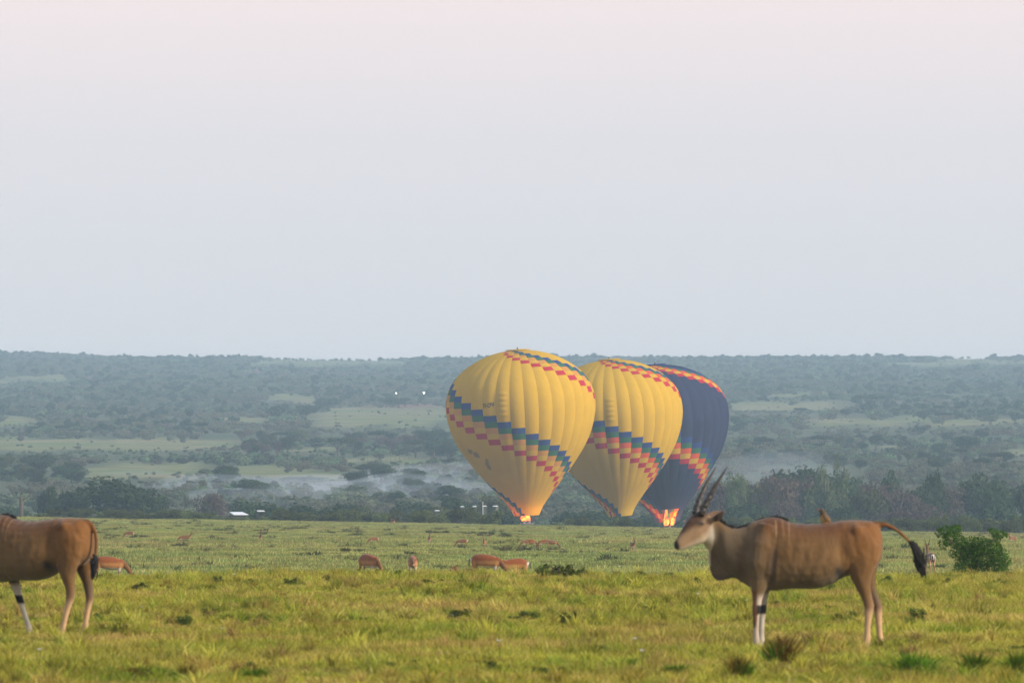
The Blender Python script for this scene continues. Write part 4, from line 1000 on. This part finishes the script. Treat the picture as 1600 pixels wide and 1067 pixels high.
def shift_leg(L, path):
    """same leg, bent along another line: path gives x at given heights"""
    py, pxs = zip(*path); return [(float(np.interp(b, py, pxs)), b, rx, ry, y) for a, b, rx, ry, y in L]
fa = shift_leg(FF, [(540, 630), (630, 655), (690, 690), (735, 710), (790, 728), (850, 752), (940, 786), (996, 794)])
fb = shift_leg(FN, [(540, 600), (690, 575), (790, 545), (850, 530), (996, 500)])
hn = shift_leg(HN, [(470, 1112), (590, 1100), (640, 1096), (690, 1104), (730, 1112), (768, 1114), (800, 1108), (850, 1092), (940, 1068), (996, 1050)])
hf = shift_leg(HF, [(470, 1122), (600, 1128), (650, 1136), (700, 1150), (745, 1158), (782, 1164), (812, 1158), (850, 1150), (945, 1134), (996, 1122)])
T2 = [(1150, 372, .05, 0), (1192, 372, .042, 0), (1216, 392, .032, 0), (1236, 430, .026, -.01), (1246, 480, .023, -.02), (1244, 530, .021, -.03), (1240, 560, .020, -.03)]
U2 = [(1241, 550, .024, -.03), (1238, 575, .038, -.03), (1234, 600, .042, -.03), (1230, 625, .034, -.03), (1228, 650, .01, -.03)]
e2 = ground_at(0, 107.5); e2.x = pxx(12, 107.5)
make_eland('eland', e2, R(-26), 0.985, [fb, fa, hn, hf], T2, U2, 'walking eland seen from behind its flank, tail hanging down')

# ---- smaller antelopes
def small_antelope(pose, seed=0, voxel=0.014, black_band=False):
    """impala or gazelle, 0.9 m at the shoulder, facing -x"""
    mb = MB()
    T = [(-.45, .80, .66, .05), (-.40, .86, .58, .095), (-.30, .905, .52, .125), (-.18, .905, .48, .148), (-.04, .89, .465, .158), (.10, .885, .475, .16), (.22, .90, .51, .152), (.34, .925, .565, .145), (.46, .915, .60, .125), (.54, .87, .64, .09), (.585, .80, .70, .035)]
    if pose != 'up': T = [(-.46, .70, .58, .05), (-.41, .765, .53, .095), (-.31, .835, .50, .13), (-.18, .885, .475, .155), (-.04, .915, .465, .168), (.10, .93, .475, .170), (.22, .935, .505, .162), (.33, .925, .55, .152), (.44, .885, .585, .13), (.52, .825, .625, .095), (.57, .755, .67, .035)]
    mb.add(*loft_x(interp_rings(T), 18))
    if pose == 'graze': N = [(-.30, .74, .13), (-.46, .66, .10), (-.60, .50, .078), (-.70, .34, .066), (-.75, .24, .060)]; hd = [(-.735, .27, .065), (-.76, .20, .072), (-.80, .12, .058), (-.835, .05, .042), (-.85, .02, .025)]
    elif pose == 'low': N = [(-.30, .76, .13), (-.46, .76, .10), (-.62, .72, .078), (-.74, .70, .066)]; hd = [(-.72, .72, .065), (-.79, .69, .075), (-.87, .62, .058), (-.93, .56, .042), (-.95, .54, .02)]
    else: N = [(-.30, .76, .13), (-.44, .88, .10), (-.52, 1.02, .075), (-.57, 1.14, .065)]; hd = [(-.55, 1.16, .065), (-.61, 1.16, .075), (-.70, 1.10, .058), (-.77, 1.05, .040), (-.79, 1.04, .02)]
    mb.tube([(x, 0, z) for x, z, r in N], [(r * .72, r) for _, _, r in N], 12)
    mb.tube([(x, 0, z) for x, z, r in hd], [(r * .72, r) for _, _, r in hd], 12)
    hx, _, hz = hd[0][0], 0, hd[0][1]; nd = np.array((hd[-1][0] - hx, 0, hd[-1][1] - hz)); nd /= np.linalg.norm(nd); back = -nd; upv = np.array((nd[2], 0, -nd[0])) if nd[0] > 0 else np.array((-nd[2], 0, nd[0])); upv = upv if upv[2] > -.2 else -upv
    upv = np.array((-nd[2], 0.0, nd[0])); upv = upv * (1 if upv[2] > 0 or (abs(upv[2]) < .3 and upv[0] > 0) else -1)
    for sy in (-1, 1):
        b = np.array((hx, sy * .045, hz)) + upv * .04; t = b + back * .09 + upv * .06 + np.array((0, sy * .10, 0))
        mb.tube([b, (b + t) / 2, t], [(.014, .020), (.014, .034), (.008, .010)], 8)
        g = 0.02 * math.sin(seed + sy)
        for X0, foot, y in ((-.31, -.33 + g * 2, .085), (.43, .47 - g * 2, .09)):
            if X0 < 0: R_ = [(X0, .62, .085, .055), (X0, .50, .058, .045), (foot * .5 + X0 * .5, .36, .032, .028), (foot * .6 + X0 * .4, .30, .030, .028), (foot, .20, .020, .020), (foot, .10, .020, .020), (foot - .01, .05, .022, .020), (foot - .02, 0, .028, .024)]
            else: R_ = [(X0 - .02, .74, .14, .06), (X0 - .03, .60, .105, .06), (X0, .48, .058, .042), (X0 + .06, .36, .034, .028), (X0 + .075, .32, .032, .027), (foot + .03, .20, .021, .020), (foot + .02, .10, .020, .020), (foot + .01, .05, .022, .020), (foot, 0, .028, .024)]
            mb.add(*loft_z(interp_rings([(x, sy * y, z, rx, ry) for x, z, rx, ry in R_], 2), 10))
    mb.tube([(.57, 0, .80), (.62, 0, .72), (.625, 0, .60), (.61, 0, .52)], [.025, .022, .022, .01], 8)
    me = fuse(mb, voxel, 3)
    co = coords(me); x, y, z = co.T
    c = np.tile(np.array((0.27, 0.105, 0.026)), (len(co), 1))
    torso = (x > -.46)
    c = bl(c, (0.16, 0.08, 0.034) if black_band else (0.225, 0.060, 0.009), torso * sstep(.70, .755, z + .03 * vnoise(x * 8, z * 8, 5)))
    c = bl(c, (0.36, 0.155, 0.042), torso * sstep(.72, .66, z))
    if black_band: c = bl(c, (0.02, 0.015, 0.012), (x > -.32) * (x < .34) * np.exp(-((z - .64 - .05 * x) / .04) ** 2))
    c = bl(c, (0.48, 0.40, 0.31), torso * sstep(.56, .515, z) * (x < .36))
    c = bl(c, (0.52, 0.46, 0.39), (x > .36) * sstep(.46, .53, x) * sstep(.86, .81, z) * (z > .40))
    st = (x > .47) * (np.abs(np.abs(y) - (.085 if black_band else .07)) < .014) * (z > .55) * (z < .83)
    c = bl(c, (0.015, 0.012, 0.010), st.astype(float))
    c = bl(c, (0.02, 0.014, 0.012), (x > .585) * (np.abs(y) < .03) * (z < .80) * 1.0)
    c = bl(c, (0.22, 0.115, 0.048), (z < .42) * torso * .8)
    c = bl(c, (0.03, 0.02, 0.02), (z < .03) * torso * 1.0)
    c = bl(c, (0.14, 0.055, 0.016), (x < -.46) * .8)
    tipd = np.hypot(x - hd[-1][0], z - hd[-1][1]); c = bl(c, (0.02, 0.016, 0.015), sstep(.05, .025, tipd)); c = bl(c, (.6, .5, .42), np.exp(-((tipd - .075) / .02) ** 2) * .6)
    set_coat(me, c); me.name = 'body'
    horns = []
    for sy in (-1, 1):
        b = np.array((hx, sy * .028, hz)) + upv * .055; t = b + upv * .30 + back * .10 + np.array((0, sy * .07, 0))
        horns.append(horn_mesh(b, t, back * .05 + np.array((0, sy * .03, 0)), .017, 0, .0))
    eyes = [tuple(np.array((hd[1][0], sy * .052, hd[1][1])) + upv * .025) for sy in (-1, 1)]
    return me, horns, eyes

AN = {}
for key, args in (('graze', ('graze', 1)), ('graze2', ('graze', 2)), ('low', ('low', 3)), ('up', ('up', 4)), ('gaz', ('up', 5, .014, True)), ('gazgraze', ('graze', 6, .02, True))): AN[key] = small_antelope(*args)
HM = {k: [mesh_of('horn', *h) for h in v[1]] for k, v in AN.items()}
_bm = bmesh.new(); bmesh.ops.create_uvsphere(_bm, u_segments=8, v_segments=6, radius=.013); EYE = bpy.data.meshes.new('eye'); _bm.to_mesh(EYE); _bm.free()
def place_antelope(name, key, px, d, rz, label, group=None, scale=1.0, horns=True, sink=0.0, detail=True):
    p = ground_at(px, d); p.z -= sink; r = empty(name, p, R(rz)); r.scale = (scale,) * 3
    link('body', AN[key][0], M['coat'], r)
    if horns:
        for h in HM[key]: link('horn', h, M['horn'], r, True)
    if detail:
        for e in AN[key][2]: o = link('eye', EYE, M['eye'], r, True); o.location = e
    return tag(r, label, 'antelope', group)
place_antelope('impala', 'graze', 172, 292, 180, 'grazing red-brown impala next to the walking eland\'s tail', scale=1.02, horns=False)
place_antelope('impala', 'graze2', 578, 296, 125, 'grazing impala turned away with pale rump towards us', scale=1.05, horns=False)
place_antelope('impala', 'low', 645, 296, 92, 'impala facing the camera head on with lowered head', scale=.98, horns=False)
place_antelope('impala', 'graze2', 761, 292, 160, 'impala bowing its dark head towards the impala opposite', scale=1.05)
place_antelope('impala', 'low', 802, 296, 8, 'impala whose head meets the bowing impala\'s face', scale=.95, horns=False, sink=.08)
place_antelope('impala', 'up', 733, 286, 20, 'resting impala of which little more than the head shows above the grass', scale=.85, horns=False, sink=.38)
place_antelope('gazelle', 'gaz', 1453, 336, -82, 'white-rumped gazelle seen from behind beside the leafy bush', scale=.98)
far = [(202, 842, 0, 'gazgraze'), (291, 849, 180, 'gaz'), (287, 849, 10, 'gazgraze'), (407, 848, 100, 'gaz'), (584, 852, 20, 'gazgraze'), (614, 821, 120, 'gaz'), (671, 851, 95, 'gaz'),
       (722, 856, 0, 'gazgraze'), (757, 858, 80, 'gaz'), (823, 857, 15, 'gazgraze'), (830, 857, 170, 'graze'), (850, 857, 0, 'graze'), (863, 858, 180, 'gazgraze'), (989, 862, 105, 'gaz'), (1582, 850, 40, 'gaz')]
for i, (px, py, rz, key) in enumerate(far):
    ds_ = np.arange(330, 1000, 2.0); rows = row_of(0, ds_, H(pxx(px, ds_), ds_)); d = float(ds_[np.argmax(rows <= py)])
    place_antelope('gazelle', key, px, d, rz, 'tiny distant gazelle on the open plain beyond the impalas', 'distant gazelles on the plain', .58 if i != 5 else .8, horns=(key == 'gaz'), detail=False)

# ---- birds
def bird(loc, rz, pitch, s, label, name='bird', cols=((.07, .045, .025), (.42, .24, .07))):
    r = empty(name, loc, rz); r.scale = (s,) * 3; r.rotation_euler = (0, pitch, rz)
    mb = MB().tube([(-.115, 0, .115), (-.10, 0, .12), (-.075, 0, .12), (-.045, 0, .10), (0, 0, .075), (.05, 0, .06), (.09, 0, .05), (.11, 0, .045)], [.010, .028, .036, .044, .058, .052, .030, .012], 12)
    me = fuse(mb, .008, 3); co = coords(me); c = np.tile(np.array(cols[0]), (len(co), 1)); c = bl(c, cols[1], sstep(.09, .07, co[:, 2] - co[:, 0] * -.1) * (co[:, 0] > -.06)); set_coat(me, c); link('body', me, M['coat'], r)
    MB().tube([(-.11, 0, .117), (-.145, 0, .108)], [(.008, .009), (.003, .003)], 8).build('beak', plain('beak', (.35, .06, .03), .5), r, True)
    MB().tube([(.09, 0, .05), (.16, 0, .03), (.215, 0, .015)], [(.016, .007), (.022, .006), (.018, .004)], 8).build('tail', M['tail_black'], r, True)
    for sy in (-1, 1):
        MB().tube([(-.05, sy * .042, .105), (.02, sy * .058, .085), (.10, sy * .026, .055)], [(.008, .02), (.008, .032), (.004, .008)], 8).build('wing', M['wicker'], r, True)
        MB().tube([(.0, sy * .015, .05), (-.005, sy * .015, 0)], [.004, .004], 5).build('leg', M['horn'], r)
    return tag(r, label, 'bird')
bird((e1.x + ex(905), e1.y - .03, e1.z + ez(362) - .006), 0, R(38), 1.0, 'small brown oxpecker perched upright on the standing eland\'s back', 'oxpecker')
def flying_bird(px, py, d, label):
    r = empty('flying_bird', (pxx(px, d), d, pyz(py, d)), 0.6)
    MB().tube([(-.2, 0, 0), (-.12, 0, .02), (0, 0, .02), (.15, 0, 0), (.28, 0, 0)], [.01, .04, .06, .03, .01], 8).build('body', M['tail_black'], r, True)
    for sy in (-1, 1): MB().tube([(0, sy * .04, .03), (-.02, sy * .25, .10), (.05, sy * .5, .06)], [(.01, .09), (.01, .07), (.004, .01)], 8).build('wing', M['tail_black'], r, True)
    tag(r, label, 'bird')
flying_bird(923, 395, 2600, 'dark speck of a bird flying high above the balloons')
flying_bird(1358, 538, 2600, 'dark speck of a bird flying just above the skyline over the acacia')

# ------------------------------------------------------------------ leafy bush on the right, foreground shrubs and tufts
def leafy_bush():
    d = 198; b = ground_at(1520, d); s = d / F; r = empty('leafy_bush', b)
    def q(px, py, y=0): return ((px - 1520) * s, y, pyz(py, d) - b.z)
    lob = []
    g = np.random.default_rng(8)
    for px, py, rp in ((1476, 830, 12), (1468, 832, 9), (1490, 829, 11), (1496, 826, 9), (1486, 842, 15), (1474, 850, 10), (1500, 846, 14), (1500, 860, 18), (1514, 852, 16), (1528, 848, 14), (1520, 866, 22), (1540, 852, 15), (1552, 858, 17), (1536, 872, 22),
                       (1562, 866, 15), (1568, 876, 13), (1510, 880, 20), (1556, 882, 18), (1554, 832, 8), (1562, 834, 9), (1558, 840, 9), (1570, 836, 5), (1548, 828, 5), (1530, 892, 22), (1500, 890, 14), (1562, 893, 16)):
        for k in range(2):
            x, y, z = q(px, py); lob.append((x, g.normal(0, .22), z, rp * s * .9, rp * s * 1.3, rp * s * .85))
    V, Fq = leafcloud(lob, 9000, 0.030, 8, .6); link('foliage', mesh_of('foliage', V, Fq), M['leaf_fresh'], r)
    for p, w in (([(1522, 905), (1505, 870), (1482, 840), (1470, 830)], .03), ([(1522, 905), (1530, 870), (1550, 845), (1560, 834)], .03), ([(1524, 905), (1528, 860), (1530, 838), (1532, 830), (1535, 828)], .012), ([(1520, 905), (1515, 880), (1512, 850)], .025)):
        P = [q(*v) for v in p]; P[0] = (P[0][0], 0, -.05); MB().tube(P, list(np.linspace(w, w * .3, len(P))), 6).build('stem', M['bark'], r, True)
    tag(r, 'fresh green leafy bush with two raised lobes beside the white-rumped gazelle', 'bush')
leafy_bush()

def tuft_mesh(seed, n=150, spread=.10):
    g = np.random.default_rng(seed); mb = []
    xy = g.normal(0, spread * .55, (n, 2)); hh = g.uniform(.45, 1.05, n); out = xy * g.uniform(.8, 2.6, (n, 1)) + g.normal(0, .05, (n, 2)); a = g.uniform(0, 6.28, n); w = .012
    V = []; Fq = []
    for i in range(n):
        dx, dy = math.cos(a[i]) * w, math.sin(a[i]) * w; x, y = xy[i]; ox, oy = out[i]; h = hh[i]; k = len(V)
        V += [(x - dx, y - dy, -.03), (x + dx, y + dy, -.03), (x + ox * .5 + dx, y + oy * .5 + dy, h * .6), (x + ox * .5 - dx, y + oy * .5 - dy, h * .6), (x + ox * 1.3, y + oy * 1.3, h)]
        Fq += [(k, k + 1, k + 2, k + 3), (k + 3, k + 2, k + 4)]
    return mesh_of('blades', V, Fq)
TM = [tuft_mesh(s) for s in range(400, 405)]
LSM = []
for s in range(4):
    g = np.random.default_rng(500 + s); V, Fq = leafcloud(lobes_round(g, 11, .5, .38, .22, (.13, .26)), 620, .055, 500 + s, .3); LSM.append(mesh_of('foliage', V, Fq))
STEM = MB().tube([(0, 0, -.1), (.05, 0, .3)], [.03, .01], 5).tube([(0, 0, -.1), (-.1, .05, .35)], [.03, .01], 5).mesh('stem')
def near_dist(py): return 2.0 * F / (py - YH)
def low_shrub(px, py, wpx, hpx, d=None, mat='shrub_dark', label='low dark green shrub in the foreground grass'):
    d = d or near_dist(py); s = d / F; p = ground_at(px, d); r = empty('low_shrub', p, random.uniform(0, 6)); r.scale = (wpx * s * 1.1, wpx * s * 1.1, hpx * s * 2.0)
    me = LSM[random.randrange(4)]; key = me.name + mat
    m2 = bpy.data.meshes.get('foliage_' + key) or me.copy(); m2.name = 'foliage_' + key
    if not m2.materials: m2.materials.append(M[mat])
    link('foliage', m2, None, r); link('stem', STEM, M['bark'], r)
    return tag(r, label, 'shrub', label)
def tuft(px, py, wpx, hpx, mat, label, group=None):
    d = near_dist(py); s = d / F; p = ground_at(px, d); r = empty('grass_tuft', p, random.uniform(0, 6)); w = wpx * s * 2.2; r.scale = (w, w, hpx * s)
    me = TM[random.randrange(5)]; nm = 'blades_' + me.name + mat; m2 = bpy.data.meshes.get(nm) or me.copy(); m2.name = nm
    if not m2.materials: m2.materials.append(M[mat])
    link('blades', m2, None, r); m3 = bpy.data.meshes.get(nm + 'o') or TM[0].copy(); m3.name = nm + 'o'
    if not m3.materials: m3.materials.append(M['tuft_green' if mat == 'tuft_red' else mat])
    o = link('young_blades', m3, None, r); o.location = (.12, -.05, 0); o.scale = (.8, .8, .75)
    return tag(r, label, 'grass tuft', group)
_g = np.random.default_rng(44)
for _ in range(46): low_shrub(_g.uniform(-40, 1640), _g.uniform(898, 925), _g.uniform(12, 34), _g.uniform(7, 14), label='small dark shrub in the ragged line where the near grass ends')
for _ in range(34): low_shrub(_g.uniform(-40, 1640), _g.uniform(930, 1060), _g.uniform(20, 50), _g.uniform(7, 14))
for px, py, w, h in ((290, 978, 40, 20), (330, 965, 32, 18), (890, 978, 32, 26), (720, 965, 44, 18), (818, 968, 60, 14), (612, 995, 30, 10), (940, 1020, 44, 16), (965, 900, 18, 10), (1015, 958, 34, 18),
                     (1425, 982, 46, 28), (1330, 975, 24, 18), (1385, 915, 36, 16), (1290, 925, 40, 14), (1090, 920, 26, 14), (1150, 962, 26, 12), (870, 904, 62, 26), (910, 906, 26, 18), (845, 905, 34, 22), (560, 905, 24, 14), (625, 906, 16, 14),
                     (680, 918, 46, 14), (512, 915, 24, 18), (340, 912, 22, 18), (455, 915, 26, 18), (170, 925, 34, 12), (1000, 905, 22, 14), (1050, 915, 30, 18), (1480, 918, 24, 14), (1560, 920, 34, 14), (600, 1050, 40, 14), (760, 1052, 40, 16), (390, 915, 30, 14), (1070, 975, 22, 12), (1210, 945, 30, 10), (860, 1060, 70, 18)):
    low_shrub(px, py, w, h)
for px, py, w, h in ((355, 972, 40, 16), (400, 972, 44, 16), (450, 973, 44, 16), (505, 972, 40, 14), (1015, 955, 30, 18), (1430, 1058, 60, 40), (1525, 1055, 46, 36), (1590, 1060, 40, 44), (1010, 1035, 40, 20), (230, 1062, 60, 26), (400, 1064, 54, 22), (990, 1045, 40, 18), (60, 1065, 40, 18), (1300, 1012, 26, 16), (1060, 1060, 40, 22)):
    tuft(px, py, w, h, 'tuft_green', 'bright fresh green grass tuft in the foreground sward', 'bright green tufts')
tuft(1222, 1044, 40, 58, 'tuft_red', 'tall russet grass tuft beside the standing eland\'s front hooves')
tuft(1155, 1066, 34, 46, 'tuft_red', 'brownish grass tuft in front of the standing eland\'s chest')
tuft(205, 1066, 46, 28, 'tuft_red', 'spreading russet tuft nearest below the walking eland')
tuft(292, 1066, 30, 32, 'tuft_red', 'narrow russet tuft among bright green blades')
g = np.random.default_rng(12); FLW = MB()
for k in range(6):
    a = k * 1.047; FLW.add([(0, 0, .3), (.02 * math.cos(a - .4), .02 * math.sin(a - .4), .31), (.045 * math.cos(a), .045 * math.sin(a), .325), (.02 * math.cos(a + .4), .02 * math.sin(a + .4), .31)], [(0, 1, 2, 3)])
FLM = FLW.mesh('petals'); FSM = MB().tube([(0, 0, -.02), (.01, 0, .15), (0, 0, .3)], [.004, .004, .003], 5).mesh('stalk')
for px, py in ((62, 1050), (222, 975), (348, 1010), (780, 1036), (707, 990), (968, 905), (1090, 950), (1166, 962), (1137, 920), (992, 1030), (1003, 1058), (366, 915)):
    r = empty('white_flower', ground_at(px, near_dist(py)), random.uniform(0, 6)); r.rotation_euler[0] = .0
    o = link('petals', FLM, M['petal'], r); link('stalk', FSM, M['leaf_fresh'], r); r.scale = (1, 1, .8); tag(r, 'tiny white flower dotted in the foreground grass', 'flower', 'white flowers in the grass')

# ------------------------------------------------------------------ haze and valley smoke
def volume_mat(name, color, dens, aniso=0.0):
    m, N, L = nodes_of(name); out = N.new('ShaderNodeOutputMaterial'); v = N.new('ShaderNodeVolumePrincipled')
    v.inputs['Color'].default_value = (*color, 1); v.inputs['Density'].default_value = dens; v.inputs['Anisotropy'].default_value = aniso
    L.new(v.outputs[0], out.inputs['Volume']); return m
hz = MB().box(-2500, 2500, -320, 7700, -22, 103).build('haze', volume_mat('haze', (0.60, 0.83, 1.0), 1.45e-4))
tag(hz, 'thin morning haze over the whole plain and hillside', 'haze', kind='stuff')
def mist(px0, px1, d, dep, top_py, thick, dens, k):
    xa, xb = pxx(px0, d), pxx(px1, d); xm = (xa + xb) / 2; z = pyz(top_py, d) - thick
    bm = bmesh.new(); bmesh.ops.create_icosphere(bm, subdivisions=4, radius=1)
    for v in bm.verts:
        c = v.co; f = 1 + .5 * float(vnoise(c.x * 2.2 + k * 7, c.y * 2 + c.z * 3, 70 + k)); v.co = Vector((c.x * (xb - xa) / 2 * f, c.y * dep / 2 * f, c.z * thick * f))
    me = bpy.data.meshes.new('smoke'); bm.to_mesh(me); bm.free(); o = link('smoke', me, volume_mat('smoke_%d' % k, (0.80, 0.89, 1.0), dens)); o.location = (xm, d, z)
    tag(o, 'thin blue-white smoke lying in the valley behind the hedge' if px0 < 900 else 'thin smoke behind the tall tree belt', 'smoke', kind='stuff')
for k, a in enumerate([(180, 640, 1760, 150, 740, 5, .0056), (430, 800, 1700, 120, 744, 4.5, .0064), (520, 760, 1850, 120, 728, 4, .0050), (60, 400, 1880, 140, 738, 4, .0030),
                      (600, 900, 1950, 150, 722, 4, .0030), (1060, 1330, 1800, 160, 706, 4, .0013), (300, 560, 1640, 100, 756, 3.5, .0056)]): mist(*a, k)
